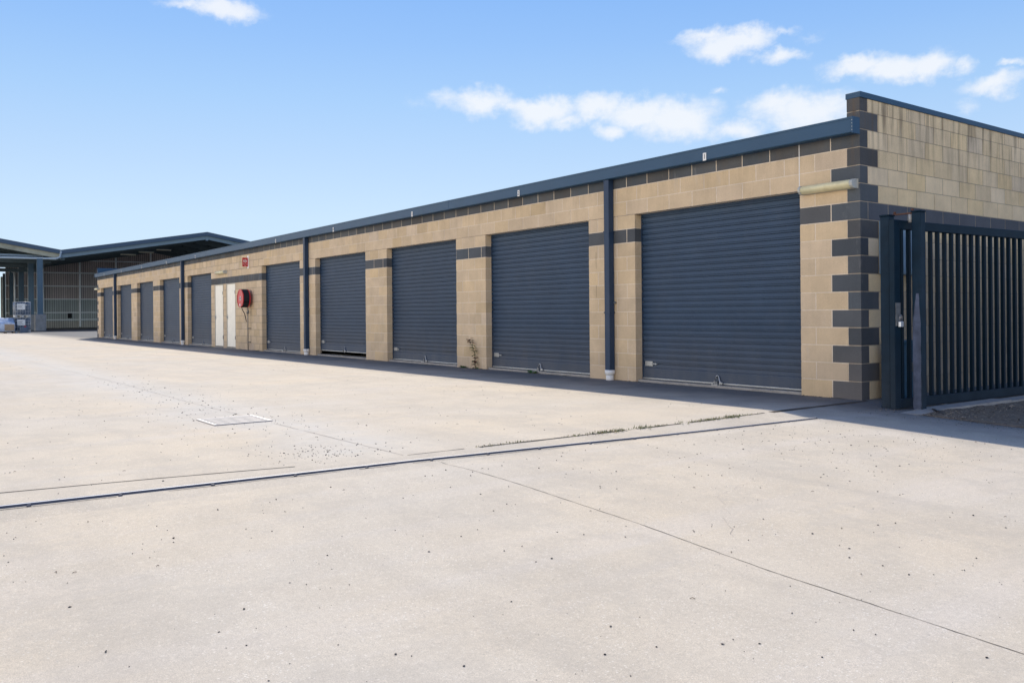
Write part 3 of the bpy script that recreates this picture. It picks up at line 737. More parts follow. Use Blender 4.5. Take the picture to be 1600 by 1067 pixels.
strip('mortar_edge',V2((.112,-8.7),(.142,-7.95),(.182,-7.02),(.232,-5.63),(.322,-4.26),(.422,-2.95),(.517,-1.53)),.005,M_joint,wob=.006,label='rough bedding edge beside the gate rail',gaps=.12,seed=9)

# drain grate
e=empty('drain_grate',(-2.68,-5.83,0)); tag(e,'galvanised steel drain grate set in the yard slab','drain grate')
gxa,gxb,gya,gyb=-2.955,-2.41,-6.09,-5.565
m=MB(); m.box(gxa+.02,gxb-.02,gya+.02,gyb-.02,.0052,.0074); child(m,'pit',M_pit,e)
m=MB()
m.box(gxa,gxb,gya,gya+.03,.002,.010,ch=.001); m.box(gxa,gxb,gyb-.03,gyb,.002,.010,ch=.001); m.box(gxa,gxa+.035,gya+.0305,gyb-.0305,.002,.0098,ch=.001); m.box(gxb-.035,gxb,gya+.0305,gyb-.0305,.002,.0098,ch=.001)
child(m,'frame',M_galv,e)
m=None
for k in range(5):
    x=gxa+.09+k*.0895
    mm=MB(); mm.box(x-.023,x+.023,gya+.031,gyb-.031,.005,.0096,ch=.001); child(mm,'grate_bar',M_galv,e)

# ------------------------------------------------------------------ kerb, gravel, twig
m=MB(); kp=[(.71,-.54),(.715,0),(.80,1.2),(.86,2.2),(1.10,6.2)]
kq=[(.90,-.50),(.905,0),(.985,1.2),(1.04,2.2),(1.30,6.2)]
for i in range(len(kp)-1):
    a,b,c_,d=kp[i],kq[i],kq[i+1],kp[i+1]
    za=.0 ; 
    m.face([(a[0],a[1],za-.012),(b[0],b[1],za-.012),(c_[0],c_[1],za),(d[0],d[1],za)]) if i else m.face([(a[0],a[1],-.034),(b[0],b[1],-.034),(c_[0],c_[1],-.012),(d[0],d[1],-.012)])
    zb0=-.034 if i==0 else -.012; zb1=-.012 if i==0 else 0
    m.face([(b[0],b[1],zb0),(b[0]+.012,b[1],-.12),(c_[0]+.012,c_[1],-.12),(c_[0],c_[1],zb1)])
    m.face([(a[0],a[1],zb0),(a[0],a[1],-.12),(d[0],d[1],-.12),(d[0],d[1],zb1)])
m.face([(.71,-.54,-.034),(.90,-.50,-.034),(.912,-.5,-.12),(.71,-.54,-.12)])
tag(m.build('kerb',M_kerb),'rough concrete kerb under the gate',kind='structure')
# soil patch right of the kerb
m=MB(); NX,NY=46,60
def soil(x,y): 
    edge=min(1,max(0,(y+.53)/.12))
    return zg(x)+.006+edge*(.012*noise.noise(Vector((x*6,y*6,1)))+.014*noise.noise(Vector((x*17,y*17,4)))+.01)
gr_=[]
for i in range(NX+1):
    for j in range(NY+1):
        v=j/NY; y=-.52+6.5*v**1.6; x0=.92+.062*max(0,y); x=x0+6*(i/NX)**1.5
        y2=y+(.02*noise.noise(Vector((x*3,0,0))) if j==0 else 0)
        gr_.append((x,y2,soil(x,y) if j else zg(x)+.004))
m.raw(gr_,[(i*(NY+1)+j,(i+1)*(NY+1)+j,(i+1)*(NY+1)+j+1,i*(NY+1)+j+1) for i in range(NX) for j in range(NY)],smooth=True)
tag(m.build('gravel',M_soil),'dark gravelly soil beside the gate kerb',kind='stuff')
def pebble(m,x,y,z,r,col,rn):
    ax=rn.uniform(0,3.14); a=r*rn.uniform(.7,1.5); b=r*rn.uniform(.6,1.0); h=r*rn.uniform(.5,.9)
    vs=[]; n=5
    for k in range(n):
        t=2*math.pi*k/n+rn.uniform(-.3,.3); vs.append((x+a*math.cos(t)*math.cos(ax)-b*math.sin(t)*math.sin(ax), y+a*math.cos(t)*math.sin(ax)+b*math.sin(t)*math.cos(ax), z+h*rn.uniform(.1,.4)))
    vs.append((x,y,z+h)); vs.append((x,y,z-.002))
    m.raw(vs,[(k,(k+1)%n,n) for k in range(n)]+[((k+1)%n,k,n+1) for k in range(n)],col)
rn=random.Random(31)
m=MB()
for k in range(2600):
    y=-.5+3.4*rn.random()**1.4; x=.93+.062*max(0,y)+2.6*rn.random()**1.3
    if rn.random()<.25: x=.93+.062*max(0,y)+rn.random()*.3
    g_=rn.uniform(.05,.36)**1.25; pebble(m,x,y,soil(x,y),rn.uniform(.003,.011)*(1.7 if rn.random()<.06 else 1),(g_,g_*.88,g_*.74),rn)
for k in range(500):     # stones washed round the post feet and over the slab edge
    x=.45+rn.random()*1.5; y=-.42-rn.random()**2*.45
    g_=rn.uniform(.05,.3); pebble(m,x,y,zg(x)+.003,rn.uniform(.002,.007),(g_,g_*.95,g_*.88),rn)
tag(m.build('gravel_stones',M_grit,fixn=False),'loose stones scattered over the soil beside the gate',kind='stuff')
# dark grit over the whole yard
m=MB()
def scatter(n,fn,smin,smax,pw=2.2):
    for k in range(n):
        x,y=fn(); s=smin+(smax-smin)*rn.random()**pw; g_=rn.uniform(.02,.10)
        if y>-.02 and x<0: continue
        if rn.random()<.06:   # twiglets and leaf bits
            a=rn.uniform(0,6.28); l=rn.uniform(.008,.02); z=zg(x)+.002
            m.tube([(x,y,z),(x+math.cos(a)*l*.5,y+math.sin(a)*l*.5,z+.003),(x+math.cos(a+.4)*l,y+math.sin(a+.4)*l,z)],.0012,4,(.09,.07,.05))
        else: pebble(m,x,y,zg(x)+.001,s,(g_,g_*.95,g_*.9),rn)
scatter(900,lambda:(.4+5.2*rn.random(),-8.2+6.6*rn.random()),.0016,.0062)
scatter(650,lambda:(-7*rn.random(),-8.3+7*rn.random()),.0020,.0065)
scatter(160,lambda:(rn.gauss(-2.6,.9),rn.gauss(-5.7,.35)),.003,.009)
scatter(120,lambda:(rn.gauss(-.45,.22),rn.gauss(-5.95,.22)),.003,.008)
scatter(120,lambda:(rn.gauss(-6.2,2.2),rn.gauss(-5.6,.22)),.004,.011)
scatter(170,lambda:(.5+1.8*rn.random(),rn.gauss(-2.6,.6)),.002,.007)
scatter(240,lambda:(-.0-3.2*rn.random(),-.02-.25*rn.random()**2),.002,.006)
scatter(140,lambda:(-8-18*rn.random(),-1.5-7*rn.random()),.004,.010)
tag(m.build('grit',M_grit,fixn=False),'dark grit and leaf bits scattered over the concrete',kind='stuff')
m=MB(); m.tube([(.82,-.12,-.015),(.88,-.19,-.012),(.95,-.27,-.018),(1.06,-.37,-.028)],[.004,.009,.010,.004],7)
m.tube([(.93,-.25,-.014),(1.0,-.24,-.008)],[.005,.002],5)
tag(m.build('fallen_twig',M_digit),'dark fallen twig lying across the kerb by the gate','twig')

# ------------------------------------------------------------------ weeds and grass
def leaf(m,p,d,l,wd,col,rn,droop=.3):
    d=Vector(d).normalized(); s=d.cross(Vector((0,0,1))); s=s.normalized() if s.length>.01 else Vector((1,0,0)); up=s.cross(d)
    pts=[(0,0),(.3,.8),(.6,1),(.85,.6),(1,0)]
    top=[]; bot=[]; mid=[]
    for t,ww in pts:
        c_=Vector(p)+d*l*t-Vector((0,0,1))*droop*l*t*t
        mid.append(c_); top.append(c_+s*wd*ww*.5+up*wd*.15*ww); bot.append(c_-s*wd*ww*.5+up*wd*.15*ww)
    for i in range(4):
        m.face([mid[i],mid[i+1],top[i+1],top[i]],col,0,True); m.face([mid[i+1],mid[i],bot[i],bot[i+1]],col,0,True)
GREEN=[(.07,.17,.04),(.05,.13,.035),(.10,.20,.05),(.045,.10,.035)]
RED=[(.14,.06,.04),(.12,.08,.04),(.10,.05,.04)]
# tall sapling growing at the pier
rn=random.Random(8)
e=empty('weed_sapling',(-7.30,-.05,0)); tag(e,'thin leafy weed sapling growing against the pier beside the second roller door','weed')
stem=[(-7.275,-.05,0),(-7.285,-.065,.12),(-7.29,-.055,.25),(-7.32,-.07,.36),(-7.39,-.08,.44),(-7.41,-.08,.50)]
m=MB(); m.tube(stem,[.006,.0055,.005,.004,.003,.0015],6); m.tube([stem[2],(-7.24,-.10,.30),(-7.18,-.11,.33)],[.003,.002,.001],5); m.tube([stem[4],(-7.43,-.09,.46),(-7.47,-.1,.50)],[.002,.002,.001],5); m.tube([stem[3],(-7.33,-.08,.45),(-7.345,-.08,.53)],[.003,.002,.001],5); child(m,'stem',M_stem,e)
m=MB()
for k in range(64):
    t=rn.random(); i=int(t*4.99); f=t*4.99-i; p=Vector(stem[i]).lerp(Vector(stem[i+1]),f)
    a=rn.uniform(0,6.28); col=rn.choice(RED if (p.z<.2 and rn.random()<.65) or p.z>.42 else GREEN)
    leaf(m,p,(math.cos(a),math.sin(a)*.7,rn.uniform(-.1,.7)),rn.uniform(.055,.095),rn.uniform(.036,.055),col,rn)
for q in ((-7.18,-.11,.33),(-7.47,-.1,.50),(-7.345,-.08,.53)):
    for k in range(4): leaf(m,q,(rn.uniform(-1,1),rn.uniform(-1,1),.4),.035,.018,rn.choice(RED),rn)
child(m,'leaves',M_leaf,e)
def tuft(x,y,r,h,n,name,lab,seed,z=None):
    rn=random.Random(seed); zz=zg(x) if z is None else z
    e=empty(name,(x,y,zz)); tag(e,lab,'weed')
    m=MB()
    for k in range(n):
        a=rn.uniform(0,6.28); rr=r*rn.random(); el=rn.uniform(.5,1.6)
        leaf(m,(x+rr*.4*math.cos(a),min(y+rr*.4*math.sin(a),-.012 if x<-.2 else 9),zz),(math.cos(a),math.sin(a),el),h*rn.uniform(.5,1.1),h*rn.uniform(.12,.3),rn.choice(GREEN),rn,.5)
    child(m,'leaves',M_leaf,e)
tuft(-7.66,-.05,.07,.11,34,'weed_clump','low green weed clump at the pier foot left of the sapling',3)
tuft(-5.66,.0+.02,.06,.10,26,'weed_clump','small green weed growing under the second roller door lock',4)
tuft(-5.74,-.02,.03,.16,10,'weed_clump','spindly weed stalk beside the second roller door lock',5)
tuft(-17.95,-.05,.12,.06,30,'weed_clump','flat green weed at the jamb of the roller door right of the hose reel',6)
tuft(-21.9,-.05,.14,.05,30,'weed_clump','flat green weed at the foot of the left cream door',7)
# grass along the joint
rn=random.Random(12); m=MB()
def jx(y):
    pts=[(-5.1,.04),(-4.07,.06),(-2.77,.07),(-1.46,.04),(0,.05)]
    for (a,xa),(b,xb) in zip(pts,pts[1:]):
        if a<=y<=b: return xa+(xb-xa)*(y-a)/(b-a)
    return .04
for k in range(1500):
    y=rn.uniform(-5.0,-1.7)
    dens=max(0,noise.noise(Vector((y*2.6,3.3,0)))*1.3+.42)*(1 if y>-4.4 else .4)
    if rn.random()>dens: continue
    x=jx(y)+rn.gauss(0,.010+.012*dens); a=rn.uniform(0,6.28); h=rn.uniform(.003,.011)*(1+dens*.8); l=h*.8
    z=zg(x)+.003; c_=rn.choice([(.20,.22,.07),(.15,.17,.05),(.30,.27,.11),(.34,.29,.15),(.10,.08,.05)]); wd=rn.uniform(.002,.006)
    m.face([(x-wd*math.sin(a),y+wd*math.cos(a),z),(x+wd*math.sin(a),y-wd*math.cos(a),z),(x+l*math.cos(a),y+l*math.sin(a),z+h)],c_)
for (yy,n,h) in ((-3.35,40,.035),(-2.9,24,.025),(-2.2,36,.03),(-3.75,24,.025)):
    for k in range(n):
        x=jx(yy)+rn.gauss(0,.03); y=yy+rn.gauss(0,.05); a=rn.uniform(0,6.28); hh=h*rn.uniform(.3,1); z=zg(x)+.002; wd=.003
        m.face([(x-wd*math.sin(a),y+wd*math.cos(a),z),(x+wd*math.sin(a),y-wd*math.cos(a),z),(x+hh*.8*math.cos(a),y+hh*.8*math.sin(a),z+hh)],rn.choice([(.14,.19,.05),(.10,.15,.04),(.22,.22,.09)]))
tag(m.build('joint_grass',M_leaf,fixn=False),'short dry grass and moss growing along the slab joint',kind='stuff')
# moss crumbs at the wall foot
m=MB()
for k in range(2200):
    x=-rn.uniform(.2,39); y=-abs(rn.gauss(0,.014))-.004
    if noise.noise(Vector((x*1.3,8,0)))<.05: continue
    pebble(m,x,y,.001,rn.uniform(.004,.010),rn.choice([(.06,.07,.03),(.08,.07,.05),(.05,.05,.04)]),rn)
tag(m.build('moss',M_grit,fixn=False),'dark moss crumbs along the foot of the wall',kind='stuff')

# ------------------------------------------------------------------ open shed behind
S=empty('open_shed',(-67,2.7,0)); tag(S,'large open sided steel shed with twin gable roof beyond the block building','shed')
XF=-67.0; RZ=7.924; VZ=6.04; RY=13.57; VY=2.74; RY2=-8.1; EY=24.4; EY2=-18.9; XB=-88.0
def slope(y):
    if y>=VY: return VZ+(RZ-VZ)*(1-abs(y-RY)/(RY-VY))
    return VZ+(RZ-VZ)*(1-abs(y-RY2)/(VY-RY2))
seg=[(EY2,RY2),(RY2,VY),(VY,RY),(RY,EY)]
w=MB()
for a,b in seg:
    za,zb=slope(a),slope(b)
    w.raw([(XF+.05,a,za-.10),(XF+.05,b,zb-.10),(XB,b,zb-.10),(XB,a,za-.10),(XF+.05,a,za-.02),(XF+.05,b,zb-.02),(XB,b,zb-.02),(XB,a,za-.02)],[(0,1,2,3),(7,6,5,4),(0,4,5,1),(1,5,6,2),(2,6,7,3),(3,7,4,0)])
child(w,'roof',M_shedroof,S)
def gable_band(m,a,b,x0,x1,t0,t1):
    za,zb=slope(a),slope(b)
    m.raw([(x0,a,za-t1),(x0,b,zb-t1),(x1,b,zb-t1),(x1,a,za-t1),(x0,a,za-t0),(x0,b,zb-t0),(x1,b,zb-t0),(x1,a,za-t0)],[(0,1,2,3),(7,6,5,4),(0,4,5,1),(1,5,6,2),(2,6,7,3),(3,7,4,0)])
w=MB()
for a,b in seg: gable_band(w,a,b,XF+.055,XF+.18,-.01,.30)
child(w,'barge_board',M_shedtrim,S)
w=MB()
for a,b in seg[2:]: gable_band(w,a,b,XF-.10,XF+.05,.302,.60)
w.box(XF-.1,XF+.08,RY-.10,RY+.10,RZ-.70,RZ-.30)
child(w,'channel_beam',M_shedchan,S)
w=MB()
for a,b in seg[:2]: gable_band(w,a,b,XF-.12,XF+.04,.302,.66)
child(w,'channel_beam',M_purlin,S)
# rafters going back
for k,x in enumerate((-70.5,-74,-77.5,-81,-84.2)):
    w=MB()
    for a,b in seg: gable_band(w,a,b,x-.09,x+.09,.12,.62)
    child(w,'rafter',M_sheddark,S)
w=MB(); y=EY2+1.0
while y<EY-.5:
    z=slope(y); 
    if abs(y-VY)>.5: w.box(XB+.1,XF-.15,y-.04,y+.04,z-.31,z-.105)
    y+=1.35
pu=child(w,'purlin',M_sheddark,S)
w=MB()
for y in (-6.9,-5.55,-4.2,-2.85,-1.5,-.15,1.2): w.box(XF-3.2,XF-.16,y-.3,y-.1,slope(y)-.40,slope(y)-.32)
child(w,'painted_lit_purlin',M_purlin,S)  # pale copies of the purlins; light off the ground put into their colour
w=MB(); w.box(XB,XF-.13,VY-.28,VY+.28,VZ-.75,VZ-.30); child(w,'valley_gutter',M_sheddark,S)
# pale drain pipe and front beam in left bay
w=MB(); w.tube([(XF+.22,EY2,5.30),(XF+.22,2.35,5.36),(XF+.22,2.66,5.50),(XF+.22,2.72,5.95)],.085,8); w.tube([(XF-.3,EY2,5.60),(XF-.3,1.6,5.58)],.09,8); child(w,'drain_pipe',M_shedchan2,S)
for (x,z) in ((-69.5,5.28),(-73,5.1),(-77,4.95)):
    w=MB(); w.box(x-.12,x+.12,EY2,VY-.3,z-.14,z+.14); child(w,'tie_beam',M_sheddark,S)
# columns on plinths under the valley
for k,x in enumerate((-66.9,-72.3,-78.0,-84.0)):
    w=MB()
    cy=1.30+ (0 if k==0 else .1)
    w.box(x-.17,x+.17,cy-.19,cy-.16,1.22,5.35); w.box(x-.17,x+.17,cy+.16,cy+.19,1.22,5.35); w.box(x-.02,x+.02,cy-.159,cy+.159,1.22,5.35)
    w.box(x+.172,x+.20,cy-.19,cy+.19,1.22,5.35)
    cc=child(w,'column',M_shedpost,S)
    w=MB(); w.box(x-.30,x+.36,cy-.36,cy+.36,-.05,1.22,ch=.03); child(w,'plinth',M_plinth,cc)
w=MB(); w.raw([(-92,-22,.005),(-61.9,-22,.005),(-61.9,26,.005),(-92,26,.005)],[(0,1,2,3)]); tag(w.build('shed_shade',M_shedshade),'painted shed shade sheet on the ground under the open shed roof',kind='structure')  # dark sheet reaching the roof's shadow edge; shade put into its colour
# rear wall with ribbed cladding, girts and posts
XW=-84.6
w=MB(); y=.95; step=.19; rr=random.Random(4)
while y<EY-.3:
    top=slope(y)-.12
    n=.10; xo=.045
    for (z0,z1,cc) in ((-.02,.62,(.50,.50,.46)),(.62,2.7,(.44,.51,.52)),(2.7,5.3,(.53,.49,.485)),(5.3,top,(.53,.47,.455))):
        if z1<=z0: continue
        k_=1+rr.uniform(-.06,.06); c1=tuple(v*k_ for v in cc); c2=tuple(v*k_*.60 for v in cc)
        w.face([(XW,y,z0),(XW,y+n,z0),(XW,y+n,z1),(XW,y,z1)],c1)
        w.face([(XW,y+n,z0),(XW-xo,y+n+.02,z0),(XW-xo,y+n+.02,z1),(XW,y+n,z1)],c2)
        w.face([(XW-xo,y+n+.02,z0),(XW-xo,y+step-.02,z0),(XW-xo,y+step-.02,z1),(XW-xo,y+n+.02,z1)],c2)
        w.face([(XW-xo,y+step-.02,z0),(XW,y+step,z0),(XW,y+step,z1),(XW-xo,y+step-.02,z1)],c2)
    y+=step
wl=child(w,'wall',M_clad,S)
for z in (5.16,3.91,2.69,1.44,.77,6.35):
    w=MB(); y0=.95
    if z>6: y0=VY+4.2
    w.box(XW+.03,XW+.11,y0,EY-.5,z-.045,z+.045); child(w,'girt',M_girt,wl)
for y in (3.93,7.03,10.2,13.4,16.6,19.8,22.6):
    w=MB(); w.box(XW+.115,XW+.22,y-.075,y+.075,.10 if y>4 else 1.44,slope(y)-.3); child(w,'wall_post',M_girt,wl)
w=MB(); w.box(XW+.03,XW+.06,6.0,6.35,.9,1.35); child(w,'wall_sign',M_dark,wl)
# left side of rear wall: dark panels and cream post
w=MB()
for y,wd in ((-2.4,2.80),(.74,.19)): w.box(XW-.05,XW+.1,y,y+wd,-.02,5.0)
child(w,'dark_panel',M_sheddark,S)
w=MB(); w.box(XW+.12,XW+.32,.56,.70,-.02,4.7); child(w,'corner_post',M_purlin,S)
w=MB(); w.box(XW-.2,XW+.4,EY2,-.1,4.35,5.2); child(w,'head_beam',M_sheddark,S)
w=MB(); w.tube([(-80,.95,4.9),(-80,1.15,5.15),(-80,1.15,1.3)],.07,8); child(w,'downpipe',M_girt,S)
w=MB(); w.box(-84.9,-84.2,-2.4,-2.1,-.02,5.3); child(w,'side_column',M_shedpost,S)
# fluorescent battens under the roof
for k,(y) in enumerate((9.4,10.9,12.4)):
    e_=empty('shed_light',(-75.7,y,slope(y)-.7)); tag(e_,['pale batten light under the shed roof, leftmost of three','pale batten light under the shed roof, middle of three','pale batten light under the shed roof, rightmost of three'][k],'light','batten lights under the shed roof')
    w=MB(); w.box(-75.8,-75.6,y-.62,y+.62,slope(y)-.80,slope(y)-.70,ch=.01); child(w,'diffuser',M_lamp,e_)
    w=MB(); w.box(-75.83,-75.57,y-.66,y+.66,slope(y)-.699,slope(y)-.66); w.tube([(-75.7,y,slope(y)-.66),(-75.7,y,slope(y)-.3)],.015,6); child(w,'housing',M_shedchan,e_)

# ------------------------------------------------------------------ totes and pallets
def tote(x,y,z,lab):
    e=empty('bulk_tote',(x,y,z)); tag(e,lab,'tote','caged bulk totes stacked in the yard')
    hx,hy,h=.5,.45,.98
    m=MB(); m.box(-hx,hx,-hy,hy,.10,.13); 
    for yy in (-hy+.07,0,hy-.07): m.box(-hx,hx,yy-.06,yy+.06,.0,.099)
    m.build('pallet_base',M_cage,e)
    m=MB(); m.box(-hx+.05,hx-.05,-hy+.05,hy-.05,.135,h-.05,ch=.05); m.tube([(0,0,h-.05),(0,0,h-.01)],.09,12); m.build('tank',M_tote,e)
    m=MB(); r=.011
    for zz in (.16,.36,.56,.76,h):
        for a,b in (((-hx,-hy),(hx,-hy)),((hx,-hy),(hx,hy)),((hx,hy),(-hx,hy)),((-hx,hy),(-hx,-hy))): m.tube([(*a,zz),(*b,zz)],r*1.3,5)
    for i in range(7):
        t=-1+2*i/6
        for (px_,py_) in ((hx*t,-hy),(hx*t,hy),(-hx,hy*t),(hx,hy*t)): m.tube([(px_,py_,.12),(px_,py_,h)],r,5)
    m.build('cage',M_cage,e)
    m=MB(); m.box(hx+.012,hx+.018,-.32,.12,.48,.86); m.build('label',M_label,e)
    m=MB(); m.box(hx+.0185,hx+.020,-.28,-.05,.66,.70); m.box(hx+.0185,hx+.020,-.28,.02,.74,.76); m.box(hx+.0185,hx+.020,-.28,.02,.56,.58); m.build('print',M_bolt,e)
    m=MB(); m.tube([(hx-.02,0,.17),(hx+.06,0,.17)],.035,8); m.build('valve',M_black,e)
    return e
tote(-58.8,-.84,0,'lower caged grey tote beside the wrapped pallet')
tote(-58.8,-.84,1.02,'upper caged grey tote stacked on the lower one')
e=empty('wrapped_pallet',(-58.6,-1.85,0)); tag(e,'pallet of goods in blue white stretch wrap in front of the totes','pallet')
rn=random.Random(3)
m=MB()
for k in range(5): m.box(-.55,.55,-.55+k*.25,-.45+k*.25,.09,.11)
for yy in (-.5,0,.45): m.box(-.55,.55,yy,yy+.08,0,.089)
m.build('pallet',M_timber,e)
m=MB()
NXs=16
def lump(x,y): return .62+.20*(1 if abs(x)<.35 and y>-.3 else 0)+.10*noise.noise(Vector((x*3,y*3,2)))
hull=[]; n=12
for i in range(n+1):
    for j in range(n+1):
        x=-.56+1.12*i/n; y=-.56+1.12*j/n; s=1-.10*max(abs(x),abs(y))
        hull.append((x*s,y*s,.12+lump(x,y)+(-.1 if i in (0,n) or j in (0,n) else 0)))
m.raw(hull,[(i*(n+1)+j,(i+1)*(n+1)+j,(i+1)*(n+1)+j+1,i*(n+1)+j+1) for i in range(n) for j in range(n)],smooth=True)
ring=[(i,0) for i in range(n)]+[(n,j) for j in range(n)]+[(n-i,n) for i in range(n)]+[(0,n-j) for j in range(n)]
for (a,b),(c_,d) in zip(ring,ring[1:]+ring[:1]):
    p=hull[a*(n+1)+b]; q=hull[c_*(n+1)+d]; pm=(p[0]*1.04,p[1]*1.04,.35); qm=(q[0]*1.04,q[1]*1.04,.35)
    m.face([p,q,qm,pm]); m.face([pm,qm,(q[0],q[1],.112),(p[0],p[1],.112)])
m.build('wrapped_goods',M_wrap,e)
m=MB(); m.box(.57,.585,-.05,.5,.16,.56); m.build('carton_side',M_card,e)
e=empty('valve_crate',(-57.9,-.85,0)); tag(e,'small dark crate with a red cap in front of the lower tote','crate')
m=MB(); m.box(-.18,.18,-.22,.22,.03,.38,ch=.02); m.box(-.2,.2,-.24,.24,0,.03); m.build('crate',M_tote,e)
m=MB(); m.tube([(.05,.08,.38),(.05,.08,.44)],.06,10); m.build('cap',M_red,e)
e=empty('timber_stack',(-80,-.2,0)); tag(e,'low dark timber stack under the shed behind the wrapped pallet','timber stack')
for k in range(4):
    m=MB(); m.box(-.5,.5,-1.6,1.1-.2*k,.12+k*.22,.30+k*.22,ch=.01); m.build('plank_bundle',M_timber,e)
m=MB(); m.box(-.5,.5,-1.5,-1.3,0,.12); m.box(-.5,.5,.6,.8,0,.12); m.build('bearer',M_timber,e)

# ------------------------------------------------------------------ camera
f=1341.43; yaw=-.9336; roll=-.0087
C=Vector((5.1487,-8.4497,.9534))
fw=Vector((math.sin(yaw),math.cos(yaw),0)); rt=Vector((math.cos(yaw),-math.sin(yaw),0)); up=Vector((0,0,1))
r2=rt*math.cos(roll)+up*math.sin(roll); u2=-rt*math.sin(roll)+up*math.cos(roll)
cam=bpy.data.cameras.new('camera'); co=bpy.data.objects.new('camera',cam); COL.objects.link(co)
Mx=Matrix((( r2.x,u2.x,-fw.x,C.x),(r2.y,u2.y,-fw.y,C.y),(r2.z,u2.z,-fw.z,C.z),(0,0,0,1)))
co.matrix_world=Mx
cam.sensor_fit='HORIZONTAL'; cam.sensor_width=36; cam.lens=f/1600*36; cam.shift_y=-43.12/1600; cam.clip_end=3000; cam.clip_start=.05
sc.camera=co

# ------------------------------------------------------------------ light
sd=Vector((1.03,-.455,-1.0)).normalized()      # direction the light travels
elev=math.asin(-sd.z); az=math.atan2(-sd.x,-sd.y)   # azimuth of the sun from +Y towards +X
sun=bpy.data.lights.new('sun','SUN'); so=bpy.data.objects.new('sun',sun); COL.objects.link(so)
sun.energy=4.5; sun.angle=R(.53); sun.color=(1.0,.915,.775)
so.rotation_euler=sd.to_track_quat('-Z','Y').to_euler()
W=bpy.data.worlds.new('World'); sc.world=W; W.use_nodes=True; nt=W.node_tree; L=nt.links
bg=nt.nodes['Background']; bg.inputs['Strength'].default_value=.13
sky=nn(nt,'ShaderNodeTexSky'); sky.sky_type='NISHITA'; sky.sun_disc=False; sky.sun_elevation=elev; sky.sun_rotation=az; sky.air_density=1.0; sky.dust_density=.6; sky.ozone_density=2.0; sky.altitude=100
tc=nn(nt,'ShaderNodeTexCoord'); dirv=tc.outputs['Generated']
sp=nn(nt,'ShaderNodeSeparateXYZ'); L.new(dirv,sp.inputs[0])
u_=math_node(nt,'ARCTAN2',sp.outputs['X'],sp.outputs['Y']); v_=math_node(nt,'ARCSINE',sp.outputs['Z'])
uv=nn(nt,'ShaderNodeCombineXYZ'); L.new(u_,uv.inputs['X']); L.new(v_,uv.inputs['Y'])
def warp(scale,amt,vec):
    n=nn(nt,'ShaderNodeTexNoise',Scale=scale,Detail=6.0,Roughness=.62); L.new(vec,n.inputs['Vector'])
    s=nn(nt,'ShaderNodeVectorMath',operation='SUBTRACT'); L.new(n.outputs['Color'],s.inputs[0]); s.inputs[1].default_value=(.5,.5,.5)
    k=nn(nt,'ShaderNodeVectorMath',operation='SCALE'); L.new(s.outputs[0],k.inputs[0]); k.inputs['Scale'].default_value=amt
    a=nn(nt,'ShaderNodeVectorMath',operation='ADD'); L.new(vec,a.inputs[0]); L.new(k.outputs[0],a.inputs[1]); return a.outputs[0]
uvw=warp(26.0,.040,uv.outputs[0])
def px2uv(x,y):
    d=fw+r2*((x-800)/f)-u2*((y-490.4)/f); d.normalize(); return math.atan2(d.x,d.y),math.asin(d.z)
clouds=[(1100,60,38,11,.75),(1135,68,48,20,1),(1165,62,36,17,1),(1222,88,30,12,.8),(1224,50,20,6,.4),(1268,58,20,6,.35),
 (1345,104,48,15,.9),(1405,108,52,19,1),(1450,104,36,19,1),(1502,106,20,11,.6),(1548,134,42,14,.8),(1578,103,20,6,.6),(1512,166,20,11,.35),
 (700,152,30,12,.45),(755,158,46,18,.9),(800,168,30,12,.7),(848,172,50,20,1),(885,190,28,11,.7),(655,163,26,10,.25),
 (930,168,36,20,1),(1000,180,48,22,1),(1055,188,56,26,1),(955,204,24,12,.8),
 (1215,166,46,20,.8),(1262,176,62,26,.95),(1150,203,46,15,.75),(1120,147,12,8,.5),
 (300,6,40,10,.7),(350,12,46,16,.95),(360,26,18,10,.6)]
acc=None
for (x,y,rx,ry,amp) in clouds:
    u0,v0=px2uv(x,y); u1,_=px2uv(x+rx,y); _,v1=px2uv(x,y-ry)
    s=nn(nt,'ShaderNodeVectorMath',operation='SUBTRACT'); L.new(uvw,s.inputs[0]); s.inputs[1].default_value=(u0,v0,0)
    k=nn(nt,'ShaderNodeVectorMath',operation='MULTIPLY'); L.new(s.outputs[0],k.inputs[0]); k.inputs[1].default_value=(.90/abs(u1-u0),.90/abs(v1-v0),0)
    l=nn(nt,'ShaderNodeVectorMath',operation='LENGTH'); L.new(k.outputs[0],l.inputs[0])
    mr=nn(nt,'ShaderNodeMapRange'); mr.inputs['From Min'].default_value=1.6; mr.inputs['From Max'].default_value=.2; mr.inputs['To Min'].default_value=0; mr.inputs['To Max'].default_value=amp; L.new(l.outputs['Value'],mr.inputs['Value'])
    acc=mr.outputs[0] if acc is None else math_node(nt,'SMOOTH_MAX' if False else 'MAXIMUM',acc,mr.outputs[0])
fn=nn(nt,'ShaderNodeTexNoise',Scale=34.0,Detail=9.0,Roughness=.64); 
stv=nn(nt,'ShaderNodeVectorMath',operation='MULTIPLY'); L.new(uv.outputs[0],stv.inputs[0]); stv.inputs[1].default_value=(1,1.7,1); L.new(stv.outputs[0],fn.inputs['Vector'])
dens=math_node(nt,'ADD',acc,math_node(nt,'MULTIPLY',math_node(nt,'SUBTRACT',fn.outputs['Fac'],.47),.85))
ss=nn(nt,'ShaderNodeMapRange',interpolation_type='SMOOTHSTEP'); ss.inputs['From Min'].default_value=.06; ss.inputs['From Max'].default_value=.90; L.new(dens,ss.inputs['Value'])
gate_=nn(nt,'ShaderNodeMapRange'); gate_.inputs['From Min'].default_value=0; gate_.inputs['From Max'].default_value=.22; L.new(acc,gate_.inputs['Value'])
cf=math_node(nt,'MULTIPLY',math_node(nt,'MULTIPLY',ss.outputs[0],gate_.outputs[0]),.85)
S_=.13
